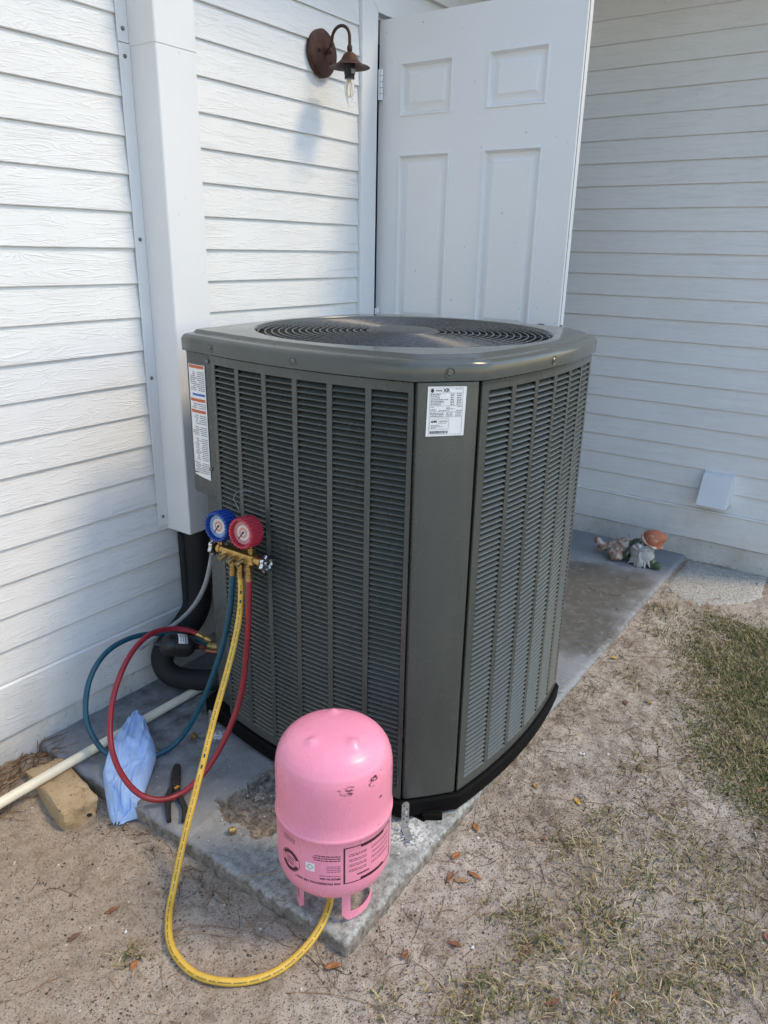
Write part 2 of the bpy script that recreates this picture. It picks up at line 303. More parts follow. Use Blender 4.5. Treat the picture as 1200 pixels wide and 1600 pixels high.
# ------------------------------------------------------------------ mesh helper
class MB:
    def __init__(s): s.v = []; s.f = []
    def add(s, vs, fs):
        k = len(s.v); s.v += [tuple(v) for v in vs]; s.f += [tuple(i+k for i in f) for f in fs]; return s
    def box(s, a, b):
        (x0, y0, z0), (x1, y1, z1) = a, b
        x0, x1 = min(x0, x1), max(x0, x1); y0, y1 = min(y0, y1), max(y0, y1); z0, z1 = min(z0, z1), max(z0, z1)
        return s.add([(x0, y0, z0), (x1, y0, z0), (x1, y1, z0), (x0, y1, z0), (x0, y0, z1), (x1, y0, z1), (x1, y1, z1), (x0, y1, z1)],
                     [(3, 2, 1, 0), (4, 5, 6, 7), (0, 1, 5, 4), (1, 2, 6, 5), (2, 3, 7, 6), (3, 0, 4, 7)])
    def obox(s, c, U, V, W, hu, hv, hw):
        c, U, V, W = Vector(c), Vector(U).normalized(), Vector(V).normalized(), Vector(W).normalized()
        p = [c+U*hu*i+V*hv*j+W*hw*k for k in (-1, 1) for j, i in ((-1, -1), (-1, 1), (1, 1), (1, -1))]
        return s.add(p, [(3, 2, 1, 0), (4, 5, 6, 7), (0, 1, 5, 4), (1, 2, 6, 5), (2, 3, 7, 6), (3, 0, 4, 7)])
    def prism(s, poly, fn, d0, d1):
        """poly in 2-D; fn(u,v,d) -> point; extruded from d0 to d1"""
        n = len(poly)
        vs = [fn(u, v, d0) for u, v in poly]+[fn(u, v, d1) for u, v in poly]
        fs = [tuple(range(n-1, -1, -1)), tuple(range(n, 2*n))]+[(i, (i+1) % n, n+(i+1) % n, n+i) for i in range(n)]
        return s.add(vs, fs)
    def loft(s, loops, closed=True, cap0=False, cap1=False):
        n = len(loops[0]); vs = [p for l in loops for p in l]; fs = []
        for a in range(len(loops)-1):
            for i in range(n if closed else n-1):
                j = (i+1) % n; fs.append((a*n+i, a*n+j, (a+1)*n+j, (a+1)*n+i))
        if cap0: fs.append(tuple(range(n-1, -1, -1)))
        if cap1: fs.append(tuple(range((len(loops)-1)*n, len(loops)*n)))
        return s.add(vs, fs)
    def tube(s, pts, rad, seg=10, caps=True, closed=False):
        P = [Vector(p) for p in pts]; n = len(P); loops = []; prev = None
        rr = rad if isinstance(rad, (list, tuple)) else [rad]*n
        for i in range(n):
            if closed: t = (P[(i+1) % n]-P[i-1]).normalized()
            else: t = (P[min(i+1, n-1)]-P[max(i-1, 0)]).normalized()
            if prev is None:
                a = Vector((0, 0, 1)) if abs(t.z) < .9 else Vector((1, 0, 0)); u = (a-t*a.dot(t)).normalized()
            else: u = (prev-t*prev.dot(t)).normalized()
            prev = u; w = t.cross(u)
            loops.append([P[i]+(u*math.cos(2*math.pi*k/seg)+w*math.sin(2*math.pi*k/seg))*rr[i] for k in range(seg)])
        if closed: loops.append(loops[0])
        return s.loft(loops, True, caps and not closed, caps and not closed)
    def lathe(s, prof, o=(0, 0, 0), ax=(0, 0, 1), seg=24, mod=None):
        o, ax = Vector(o), Vector(ax).normalized(); a = Vector((0, 0, 1)) if abs(ax.z) < .9 else Vector((1, 0, 0))
        u = (a-ax*a.dot(ax)).normalized(); w = ax.cross(u)
        if abs(ax.z) > .9 : u, w = Vector((1, 0, 0)), ax.cross(Vector((1, 0, 0)))
        loops = []
        for r, h in prof:
            loops.append([o+ax*h+(u*math.cos(2*math.pi*k/seg)+w*math.sin(2*math.pi*k/seg))*(max(r, 1e-5)*(mod(k, r, h) if mod else 1)) for k in range(seg)])
        return s.loft(loops, True, prof[0][0] > 1e-4, prof[-1][0] > 1e-4)
    def ellip(s, c, rad, rot=None, seg=20, rings=12, fn=None):
        loops = []; rot = rot or Matrix.Identity(3)
        for i in range(rings+1):
            th = math.pi*i/rings; loops.append([])
            for k in range(seg):
                ph = 2*math.pi*k/seg; d = Vector((math.sin(th)*math.cos(ph), math.sin(th)*math.sin(ph), -math.cos(th)))
                q = Vector((d.x*rad[0], d.y*rad[1], d.z*rad[2]))*(fn(d) if fn else 1); loops[-1].append(Vector(c)+rot @ q)
        return s.loft(loops)
    def build(s, name, m, parent=None, smooth=35, bevel=0, seg=2, solid=0):
        me = bpy.data.meshes.new(name)
        off = Vector((0, 0, 0)); q = parent
        while q is not None: off += q.location; q = q.parent
        me.from_pydata([(v[0]-off.x, v[1]-off.y, v[2]-off.z) for v in s.v], [], s.f); me.update()
        bm_fix(me)
        o = bpy.data.objects.new(name, me); sc.collection.objects.link(o); o.parent = parent
        if isinstance(m, str): m = M[m]
        me.materials.append(m)
        if smooth:
            me.polygons.foreach_set('use_smooth', [True]*len(me.polygons)); me.set_sharp_from_angle(angle=R(smooth))
        if solid: md = o.modifiers.new('solid', 'SOLIDIFY'); md.thickness = solid; md.offset = 0
        if bevel: md = o.modifiers.new('bevel', 'BEVEL'); md.width = bevel; md.segments = seg; md.limit_method = 'ANGLE'; md.angle_limit = R(40)
        return o
import bmesh
def bm_fix(me):
    b = bmesh.new(); b.from_mesh(me); bmesh.ops.remove_doubles(b, verts=b.verts, dist=2e-6); bmesh.ops.recalc_face_normals(b, faces=b.faces); b.to_mesh(me); b.free()
def thing(name, loc, label, cat, group=None):
    o = bpy.data.objects.new(name, None); sc.collection.objects.link(o); o.location = loc; o.empty_display_size = .05
    return tag(o, label, cat, group)
def tag(o, label=None, cat=None, group=None, kind=None):
    if label: o['label'] = label
    if cat: o['category'] = cat
    if group: o['group'] = group
    if kind: o['kind'] = kind
    return o
def spline(P, n=8):
    P = [Vector(p) for p in P]; out = []
    for i in range(len(P)-1):
        p0, p1, p2, p3 = P[max(i-1, 0)], P[i], P[i+1], P[min(i+2, len(P)-1)]
        for k in range(n):
            t = k/n; out.append(.5*((2*p1)+(-p0+p2)*t+(2*p0-5*p1+4*p2-p3)*t*t+(-p0+3*p1-3*p2+p3)*t**3))
    out.append(P[-1]); return out
def smooth_path(P, it=3):
    P = [Vector(p) for p in P]
    for _ in range(it): P = [P[0]]+[(P[i-1]+2*P[i]+P[i+1])/4 for i in range(1, len(P)-1)]+[P[-1]]
    return P
_fonts = {}
def text_geo(body, size, bold=0.0, align='CENTER'):
    c = bpy.data.curves.new('t', 'FONT'); c.body = body; c.size = size; c.align_x = align; c.align_y = 'CENTER'; c.resolution_u = 2
    if bold: c.offset = bold
    o = bpy.data.objects.new('t', c); sc.collection.objects.link(o)
    dg = bpy.context.evaluated_depsgraph_get(); me = bpy.data.meshes.new_from_object(o.evaluated_get(dg))
    vs = [tuple(v.co) for v in me.vertices]; fs = [tuple(p.vertices) for p in me.polygons]
    bpy.data.objects.remove(o); bpy.data.curves.remove(c); bpy.data.meshes.remove(me); return vs, fs
def nz(x, y, s, seed=0): return mnoise.noise(Vector((x*s+seed*7.3, y*s-seed*3.1, seed*1.7)))

# ------------------------------------------------------------------ ground
def gz(x, y):
    b = -.043 + .004*nz(x, y, 2.2)
    if y < -1.0: b += .028*min(1, max(0, (x-1.15)/.9))*min(1, max(0, (-1.0-y)/.1))
    if x < .95: b += .028*max(0, 1-abs(y)/.45)*min(1, (.98-x)/.1)
    b -= .034*math.exp(-((x-.855)**2+(y+.31)**2)/.014)
    b += .006*nz(x, y, 7, 2)+.0055*nz(x, y, 19, 3)+.0042*nz(x, y, 45, 4)+.0026*nz(x, y, 95, 5)
    return b
def axis_lines(lo, hi, step, far):
    a = list(np.arange(lo, hi+1e-6, step)); s = step; x = hi
    while x < far: s = min(s*1.35, 60); x += s; a.append(x)
    s = step; x = lo; pre = []
    while x > -far: s = min(s*1.35, 60); x -= s; pre.append(x)
    return np.array(pre[::-1]+a)
def ground():
    xs = axis_lines(.35, 3.4, .0075, 900); ys = axis_lines(-2.1, .02, .0075, 900)
    nx, ny = len(xs), len(ys); vs = []
    for y in ys:
        for x in xs:
            if -1 < x < 6 and -4 < y < 1: z = gz(x, y)
            else: z = -.043
            vs.append((x, y, z))
    fs = [(j*nx+i, j*nx+i+1, (j+1)*nx+i+1, (j+1)*nx+i) for j in range(ny-1) for i in range(nx-1)]
    me = bpy.data.meshes.new('ground'); me.from_pydata(vs, [], fs); me.polygons.foreach_set('use_smooth', [True]*len(fs))
    o = bpy.data.objects.new('ground', me); sc.collection.objects.link(o); me.materials.append(M['sand']); tag(o, kind='structure')
ground()

# ------------------------------------------------------------------ concrete pad
def inpoly(x, y, P):
    c = False; j = len(P)-1
    for i in range(len(P)):
        if (P[i][1] > y) != (P[j][1] > y) and x < (P[j][0]-P[i][0])*(y-P[i][1])/(P[j][1]-P[i][1])+P[i][0]: c = not c
        j = i
    return c
HOLE = [(1.075, -.60), (1.11, -.617), (1.19, -.622), (1.30, -.625), (1.34, -.74), (1.20, -.80), (1.09, -.81), (1.045, -.78), (1.06, -.71), (1.03, -.68)]
def pad():
    x0, x1, y0, y1 = .932, 3.622, -1.148, -.004
    xs = np.concatenate([np.arange(x0, 1.5, .007), np.linspace(1.5, x1, 110)]); ys = np.linspace(y0, y1, 165); nx, ny = len(xs), len(ys)
    def wob(x, y):
        dx = dy = 0
        if x < x0+.03: dx = .006*nz(y, 0, 7, 5)+.004*nz(y, 0, 31, 6)
        if y < y0+.03: dy = .003*nz(x, 0, 5, 7)+.0035*nz(x, 0, 37, 8)
        return dx, dy
    vs = []
    for y in ys:
        for x in xs:
            dx, dy = wob(x, y); z = .0015*nz(x, y, 12, 1)+.001*nz(x, y, 50, 2)
            e = min(x-x0, y-y0); z -= .010*max(0, 1-e/.016)**2*(1+.8*nz(x, y, 40, 3))
            if x < 1.4 and -.9 < y < -.55:
                jx, jy = x+.012*nz(x, y, 25, 9)+.005*nz(x, y, 70, 9), y+.012*nz(x, y, 25, 10)+.005*nz(x, y, 70, 10)
                if inpoly(jx, jy, HOLE): z = -.030+.010*nz(x, y, 30, 4)+.008*nz(x, y, 90, 5)
            # the front third was cast a touch lower, its joint runs ragged
            jl = -.64+.02*nz(x, 0, 12, 11)
            if y < jl and x < 1.32: z -= .006
            vs.append((x+dx, y+dy, z))
    fs = [(j*nx+i, j*nx+i+1, (j+1)*nx+i+1, (j+1)*nx+i) for j in range(ny-1) for i in range(nx-1)]
    rim = [j*nx for j in range(ny-1, 0, -1)]+[i for i in range(nx)]+[j*nx+nx-1 for j in range(1, ny)]
    prev = rim
    for lv, zz in enumerate((-.04, -.16)):
        new = []
        for r in rim:
            x, y, z = vs[r]; q = .003*nz(x+y, lv, 22, 12); new.append(len(vs)); vs.append((x+(q if x < 1 else 0), y+(q if y < -1 else 0), zz))
        fs += [(prev[i], new[i], new[i+1], prev[i+1]) for i in range(len(rim)-1)]; prev = new
    me = bpy.data.meshes.new('concrete_pad'); me.from_pydata(vs, [], fs); bm_fix(me); me.polygons.foreach_set('use_smooth', [True]*len(me.polygons)); me.set_sharp_from_angle(angle=R(50))
    o = bpy.data.objects.new('concrete_pad', me); sc.collection.objects.link(o); me.materials.append(M['slab'])
    tag(o, kind='structure')
pad()

# ------------------------------------------------------------------ house walls
PITCH = .0949
def board_mesh(mb, x0, x1, z0, h, fn, seed, seg=.10, lap=.0092):
    """one lap board: fn(along, out, z) -> point"""
    n = max(2, int(abs(x1-x0)/seg)); loops = []
    for i in range(n+1):
        x = x0+(x1-x0)*i/n; w = .0011*nz(x, seed, 3.1, 21); o = .0012*nz(x, seed, 1.7, 22)+.0006*nz(x, seed, 9, 23)
        loops.append([fn(x, -.012, z0+w+.004), fn(x, lap-.0012+o, z0+w-.0005), fn(x, lap+o, z0+w+.0016), fn(x, lap*.62+o, z0+h*.5), fn(x, .0016, z0+h+.006), fn(x, -.012, z0+h+.006)])
    mb.loft(loops, True, True, True)
def left_wall():
    t = thing('house_wall', (1.2, 0, 0), 'sunlit white lap siding wall on the left with door opening', 'wall')
    fn = lambda x, o, z: (x, -o, z)
    X0, XD0, XD1, X1 = -1.6, 2.456, 3.50, 3.626
    mb = MB()      # sheathing behind the boards, with the door opening cut out
    mb.box((X0, .012, .06), (2.553, .10, 2.74)); mb.box((2.5532, .012, 2.19), (3.40, .10, 2.74)); mb.box((3.4002, .012, .06), (X1, .10, 2.74))
    mb.build('sheathing', 'trim', t, 0)
    k = 0
    while .228+k*PITCH < 2.68:
        z = .228+k*PITCH; runs = [(X0, XD0)] if z < 2.27 else [(X0, X1)]
        if z < 2.27: runs.append((XD1, X1))
        for a, b in runs:
            mb = MB(); board_mesh(mb, a, b, z, PITCH, fn, k+.37*(a > 0)); mb.build('siding_board', 'siding_x', t, 30)
        k += 1
    mb = MB(); n = 60      # wide skirt board under the siding
    loops = []
    for i in range(n+1):
        x = X0+(2.456-X0)*i/n; o = .002*nz(x, 0, 4, 31); loops.append([(x, .011, .07), (x, -.012-o, .068+.003*nz(x, 1, 3, 32)), (x, -.014-o, .074), (x, -.012-o, .219), (x, -.004, .226), (x, .011, .226)])
    mb.loft(loops, True, True, True); mb.build('skirt_board', 'siding_x', t, 30)
    mb = MB(); loops = []
    for i in range(81):
        x = X0+(X1-X0)*i/80; loops.append([(x, .098, -.2), (x, -.012+.004*nz(x, 0, 9, 41), -.2), (x, -.011+.006*nz(x, 0, 11, 42)+.003*nz(x, 0, 40, 42), -.01), (x, -.004+.003*nz(x, 0, 15, 43), .05), (x, 0.0, .0655), (x, .098, .0655)])
    mb.loft(loops, True, True, True); mb.build('foundation', 'found', t, 40)
    # door trim with a mitred head
    y0, y1 = .0118, -.021; a0, a1 = 2.4575, 2.5528; zt = 2.186; zT = zt+.088
    MBb = lambda poly: MB().prism(poly, lambda u, v, d: (u, d, v), y0, y1)
    MBb([(a0, .06), (a1, .06), (a1, zt), (a0, zT)]).build('door_trim', 'trim', t, 0, .003)
    MBb([(a0+.0006, zT+.0008), (a1+.0006, zt+.0008), (3.4, zt+.0008), (3.4953, zT+.0008)]).build('door_trim', 'trim', t, 0, .003)
    MBb([(3.4006, .06), (3.4955, .06), (3.4955, zT), (3.4006, zt)]).build('door_trim', 'trim', t, 0, .003)
    # jambs and sill
    mb = MB(); mb.box((2.5535, .0125, .12), (2.566, .22, 2.19)); mb.box((2.5662, .0127, 2.1775), (3.387, .22, 2.19)); mb.box((3.3872, .0125, .12), (3.3998, .22, 2.19)); mb.build('door_jamb', 'trim', t, 0, .001)
    MB().box((2.5537, -.03, .06), (3.3995, .21, .119)).build('door_sill', 'found', t, 0, .004)
    # room behind, its darkness painted into near-black walls
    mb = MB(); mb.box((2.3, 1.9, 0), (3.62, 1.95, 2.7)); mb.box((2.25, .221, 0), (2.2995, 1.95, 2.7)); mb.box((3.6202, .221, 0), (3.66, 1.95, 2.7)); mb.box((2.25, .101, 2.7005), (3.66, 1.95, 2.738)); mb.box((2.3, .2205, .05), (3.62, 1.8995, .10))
    mb.build('room_wall', plain('painted room darkness', (.03, .028, .026), .9), t, 0)
left_wall()
def right_wall():
    t = thing('house_wall', (3.63, -.8, 0), 'shaded bluish white lap siding wall on the right behind the gnome', 'wall')
    YE = -1.70; XW = 3.63
    fn = lambda y, o, z: (XW-o, y, z)
    MB().box((XW+.012, YE+.012, -.1), (7.0, 2.0, 2.74)).build('sheathing', 'trim', t, 0)
    k = 0
    while .246+k*PITCH < 2.68:
        mb = MB(); board_mesh(mb, -.0115, YE, .246+k*PITCH, PITCH, fn, 60+k); mb.build('siding_board', 'siding_y', t, 30); k += 1
    mb = MB(); loops = []
    for i in range(31):
        y = -.0115+(YE+.0115)*i/30; o = .002*nz(y, 0, 4, 51); q = .003*nz(y, 2, 5, 52)
        loops.append([(XW+.0118, y, .094), (XW-.012-o, y, .092+q), (XW-.014-o, y, .099), (XW-.011-o, y, .232), (XW-.017-o, y, .237+q), (XW-.015-o, y, .2445), (XW+.0118, y, .2448)])
    mb.loft(loops, True, True, True); mb.build('skirt_board', 'siding_y', t, 30)
    mb = MB(); loops = []
    for i in range(41):
        y = -.012+(YE+.012)*i/40; loops.append([(XW+.0116, y, -.2), (XW-.013+.003*nz(y, 0, 9, 61), y, -.2), (XW-.012+.005*nz(y, 0, 13, 62), y, 0), (XW-.006, y, .088), (XW+.0116, y, .0905)])
    mb.loft(loops, True, True, True); mb.build('foundation', 'found', t, 40)
    MB().box((XW-.02, YE-.02, .09), (XW+.011, YE-.0005, 2.70)).build('corner_trim', 'trim', t, 0, .003)
right_wall()
def eaves():
    t = thing('roof_eave', (3, 0, 2.74), 'white boarded roof eave over both walls, out of view, set low at right for shade', 'eave')
    z = 2.742
    MB().box((-2.2, -.42, z), (3.30, .6, z+.02)).build('soffit', 'trim', t, 0); MB().box((-2.2, -.45, z-.03), (3.2698, -.4205, z+.14)).build('fascia', 'trim', t, 0, .002)
    z2 = 2.56; xe = 3.06  # unseen right eave, set low and wide to darken the wall top
    MB().box((xe, -2.10, z2), (7.2, -.4505, z2+.02)).build('soffit', 'trim', t, 0); MB().box((xe-.03, -2.13, z2-.03), (xe-.0005, -.4505, z2+.14)).build('fascia', 'trim', t, 0, .002)
    MB().box((xe, -2.13, z2-.03), (7.2, -2.1005, z2+.14)).build('fascia', 'trim', t, 0, .002)
    MB().box((-2.25, -.46, z+.1402), (7.25, 2.2, z+.20)).build('roof', plain('grey shingles', (.1, .1, .1), .9), t, 0)
    MB().box((xe-.06, -2.16, z2+.1404), (7.25, -.4602, z2+.20)).build('roof', M['found'], t, 0)
eaves()

# sheet metal line cover on the left wall
def line_cover():
    t = thing('line_set_cover', (1.52, -.06, .51), 'tall white sheet metal cover boxed over pipes on the left wall', 'pipe cover')
    xl, xr, d = 1.453, 1.588, .115
    def skin(z0, z1, e):
        mb = MB(); loops = []
        for z in np.linspace(z0, z1, 14):
            w = .0015*nz(z, 0, 2.3, 71)
            loops.append([(xl-e, -.0095, z), (xl-e+w, -d*.5, z), (xl-e, -d+.003-e, z), (xl+.003-e, -d-e, z), ((xl+xr)/2, -d-e-.0016*nz(z, 1, 3, 72), z), (xr-.003+e, -d-e, z), (xr+e, -d+.003-e, z), (xr+e, -.0095, z)])
        th = .0016
        for l in loops:
            inn = [(x+(th if x < 1.47 else (-th if x > 1.575 else 0)), y+(th if y < -d*.8 else 0), z_) for x, y, z_ in l]; l += inn[::-1]
        mb.loft(loops, True, True, True); return mb
    o = skin(.515, 1.885, 0).build('cover_sheet', 'post', t, 18)
    o2 = skin(1.868, 2.735, .0014).build('cover_sheet', 'post', t, 18)
    for z0, z1, e in ((.53, 1.872, 0), (1.874, 2.735, .0014)):
        mb = MB(); loops = []
        for z in np.linspace(z0, z1, 12): loops.append([(1.417+.001*nz(z, 3, 5, 73), -.0102, z), (1.417+.001*nz(z, 3, 5, 73), -.0128, z), (xl-e-.0008, -.0128, z), (xl-e-.0008, -.0102, z)])
        mb.loft(loops, True, True, True); mb.build('flange', 'post', t, 30)
        MB().box((xr+e+.0008, -.0128, z0), (xr+.036, -.0102, z1)).build('flange', 'post', t, 0)
    for z in (1.905, 1.842, 1.39, 1.0, .56):
        MB().lathe([(.0001, .0045), (.0025, .0044), (.0045, .003), (.0055, .0)], (1.434, -.0129, z), (0, -1, 0), 12).build('screw', 'screw', t, 40)
line_cover()

# ------------------------------------------------------------------ open door
def door():
    t = thing('door', (2.60, -.02, .138), 'open white six panel door swung out beside the siding', 'door')
    xf, xb = 2.580, 2.624; ya, yb = -.008, -.808; z0, z1 = .138, 2.168
    cols = [(-.105, -.330), (-.468, -.693)]; rows = [(1.846, 2.022), (1.10, 1.718), (.35, .95)]
    # face sheet with six openings
    ys = [ya, cols[0][0], cols[0][1], cols[1][0], cols[1][1], yb]; zs = [z0]+[v for r in rows[::-1] for v in r]+[z1]
    mb = MB()
    for x, xi in ((xf, 1), (xb, -1)):
        for i in range(5):
            for j in range(7):
                if i in (1, 3) and j in (1, 3, 5):
                    y_a, y_b, za, zb = ys[i], ys[i+1], zs[j], zs[j+1]
                    def rect(m_, dx): return [(x+dx*xi, y_a-m_, za+m_), (x+dx*xi, y_b+m_, za+m_), (x+dx*xi, y_b+m_, zb-m_), (x+dx*xi, y_a-m_, zb-m_)]
                    mb.loft([rect(0, 0), rect(.0008, -.004), rect(.006, -.0045), rect(.007, 0.0), rect(.010, .004), rect(.013, .014), rect(.017, .0155), rect(.020, .0150), rect(.042, .0010), rect(.044, .0010)], True, False, True)
                else:
                    mb.add([(x, ys[i], zs[j]), (x, ys[i+1], zs[j]), (x, ys[i+1], zs[j+1]), (x, ys[i], zs[j+1])], [(0, 1, 2, 3)])
    mb.build('leaf_face', 'door', t, 25)
    mb = MB(); e = .0004
    for a, b in (((xf+e, yb, z0), (xb-e, yb+.004, z1)), ((xf+e, ya-.004, z0), (xb-e, ya, z1)), ((xf+e, yb, z1-.004), (xb-e, ya, z1)), ((xf+e, yb, z0), (xb-e, ya, z0+.004))): mb.box(a, b)
    mb.build('leaf_edge', 'trim', t, 0)
    MB().box((xf+.012, yb-.0012, z0+.01), (xf+.016, yb-.0002, z1-.01)).build('edge_seam', plain('grey seam', (.25, .25, .25), .6), t, 0)
    for z in (1.955, 1.10, .34):
        h = MB().lathe([(.0065, 0), (.0065, .102)], (2.567, -.0275, z-.05), (0, 0, 1), 12).build('hinge', 'trim', t, 40)
        mb = MB()
        for q in (.02, .04, .06, .08): mb.lathe([(.0069, 0), (.0069, .0015)], (2.567, -.0275, z-.05+q), (0, 0, 1), 12)
        mb.build('knuckle', 'screw', h, 40); MB().box((2.5545, -.0245, z-.05), (2.579, -.022, z+.05)).build('hinge_plate', 'trim', h, 0)
    k = MB().lathe([(.0001, -.065), (.014, -.064), (.024, -.056), (.0265, -.046), (.022, -.034), (.011, -.026), (.010, -.010), (.030, -.006), (.032, 0.0)], (xf-.0005, -.742, 1.105), (1, 0, 0), 24).build('knob', plain('tarnished knob', (.16, .12, .09), .4, .7), t, 40)
    MB().box((xf+.01, yb-.0016, 1.075), (xb-.01, yb-.0003, 1.135)).build('latch_plate', 'screw', t, 0)
door()

# ------------------------------------------------------------------ wall lamp
def sconce():
    cx, cz = 2.236, 1.997
    t = thing('wall_lamp', (cx, -.01, cz), 'rusty brown barn style wall lamp with bare bulb beside the door', 'lamp')
    def oct(k, r, h): return 1-.03*abs(math.sin(4*math.pi*k/32))
    MB().lathe([(.073, 0.0), (.073, .012), (.066, .019), (.030, .026), (.0001, .028)], (cx, -.0095, cz), (0, -1, 0), 32, oct).build('back_plate', 'rust', t, 25)
    for dx, dz in ((-.035, .004), (.028, -.03)): MB().lathe([(.0055, 0), (.0055, .006), (.0035, .0085), (.0001, .009)], (cx+dx, -.0335, cz+dz), (0, -1, 0), 10).build('cap_nut', 'rust', t, 40)
    d = .135; P = [(cx, -.034, cz), (cx, -.05, cz+.003), (cx, -.060, cz+.022)]
    for a in np.linspace(0, 180, 13): P.append((cx, -.0975+.0375*math.cos(R(a)), cz+.036+.036*math.sin(R(a))))
    P += [(cx, -d, cz+.022), (cx, -d, cz+.010)]
    MB().tube(smooth_path(P, 1), .0052, 10).build('arm', 'rust', t, 40)
    MB().lathe([(.009, 0), (.0115, .006), (.009, .016)], (cx, -.045, cz+.001), (0, -1, .3), 14).build('elbow', 'rust', t, 40)
    zr = 1.946
    MB().lathe([(.0072, .062), (.0085, .056), (.0085, .047), (.0065, .044), (.014, .040), (.021, .034), (.030, .018), (.046, .006), (.066, 0.0), (.068, -.002), (.066, -.0015), (.046, .0035), (.029, .014), (.018, .028), (.0001, .030)], (cx, -d, zr), (0, 0, 1), 36).build('shade', 'rust', t, 40)
    s = MB().lathe([(.0001, .029), (.018, .028), (.018, -.022), (.0165, -.024), (.0165, -.036), (.0001, -.036)], (cx, -d, zr), (0, 0, 1), 20).build('socket', 'socket', t, 40)
    MB().box((cx-.012, -d-.0186, zr-.022), (cx+.008, -d-.0165, zr-.008)).build('socket_label', 'conduit', s, 0)
    b = MB().lathe([(.0115, -.034), (.015, -.046), (.0168, -.060), (.0155, -.078), (.0105, -.096), (.0050, -.110), (.0022, -.120), (.0001, -.126)], (cx, -d, zr), (0, 0, 1), 20).build('bulb', 'glass', t, 40)
    mb = MB()
    for q in range(5):
        a = q*1.26; r0 = .0085; mb.tube([(cx+r0*.3*math.cos(a), -d+r0*.3*math.sin(a), zr-.040), (cx+r0*math.cos(a), -d+r0*math.sin(a), zr-.052), (cx+r0*math.cos(a+.5), -d+r0*math.sin(a+.5), zr-.085), (cx+r0*.4*math.cos(a+.8), -d+r0*.4*math.sin(a+.8), zr-.09)], .0009, 5)
    mb.build('filament', 'filament', b, 40)
sconce()

# ------------------------------------------------------------------ condenser
CXC, CYC = 1.7325, -.715
FACES = [((1.305, -.42), (1.305, -1.035)), ((1.415, -1.13), (2.055, -1.13)), ((2.16, -1.03), (2.16, -.40)), ((2.05, -.295), (1.43, -.295))]
SAG = .032
def face_pt(k, t, out=0.0):
    a, b = Vector(FACES[k][0]), Vector(FACES[k][1]); d = (b-a); n = Vector((d.y, -d.x)).normalized(); n = n if n.dot((a+b)/2-Vector((CXC, CYC))) > 0 else -n
    p = a+d*t+n*(SAG*4*t*(1-t)); L = d.length
    tn = (d/L+n*(SAG*4*(1-2*t)/L)).normalized(); nn = Vector((tn.y, -tn.x)); nn = nn if nn.dot(n) > 0 else -nn
    return p+nn*out, tn, nn
CORNER = (1.318, -.305)      # the square electrical corner at the back left
def plan(out, nf=22):
    P = []
    for k in range(4):
        for i in range(nf+1): P.append(face_pt(k, i/nf, out)[0])
        if k == 3:
            P += [Vector((1.36, -.297+out)), Vector((CORNER[0]-out*.7+.012, CORNER[1]+out)), Vector((CORNER[0]-out, CORNER[1]-.012+out*.5)), Vector((1.312-out, -.36))]
        else:
            a, b = face_pt(k, 1, out)[0], face_pt((k+1) % 4, 0, out)[0]
            for t in (.25, .5, .75): P.append(a.lerp(b, t))
    return P
ZP0, ZP1 = .062, 1.118
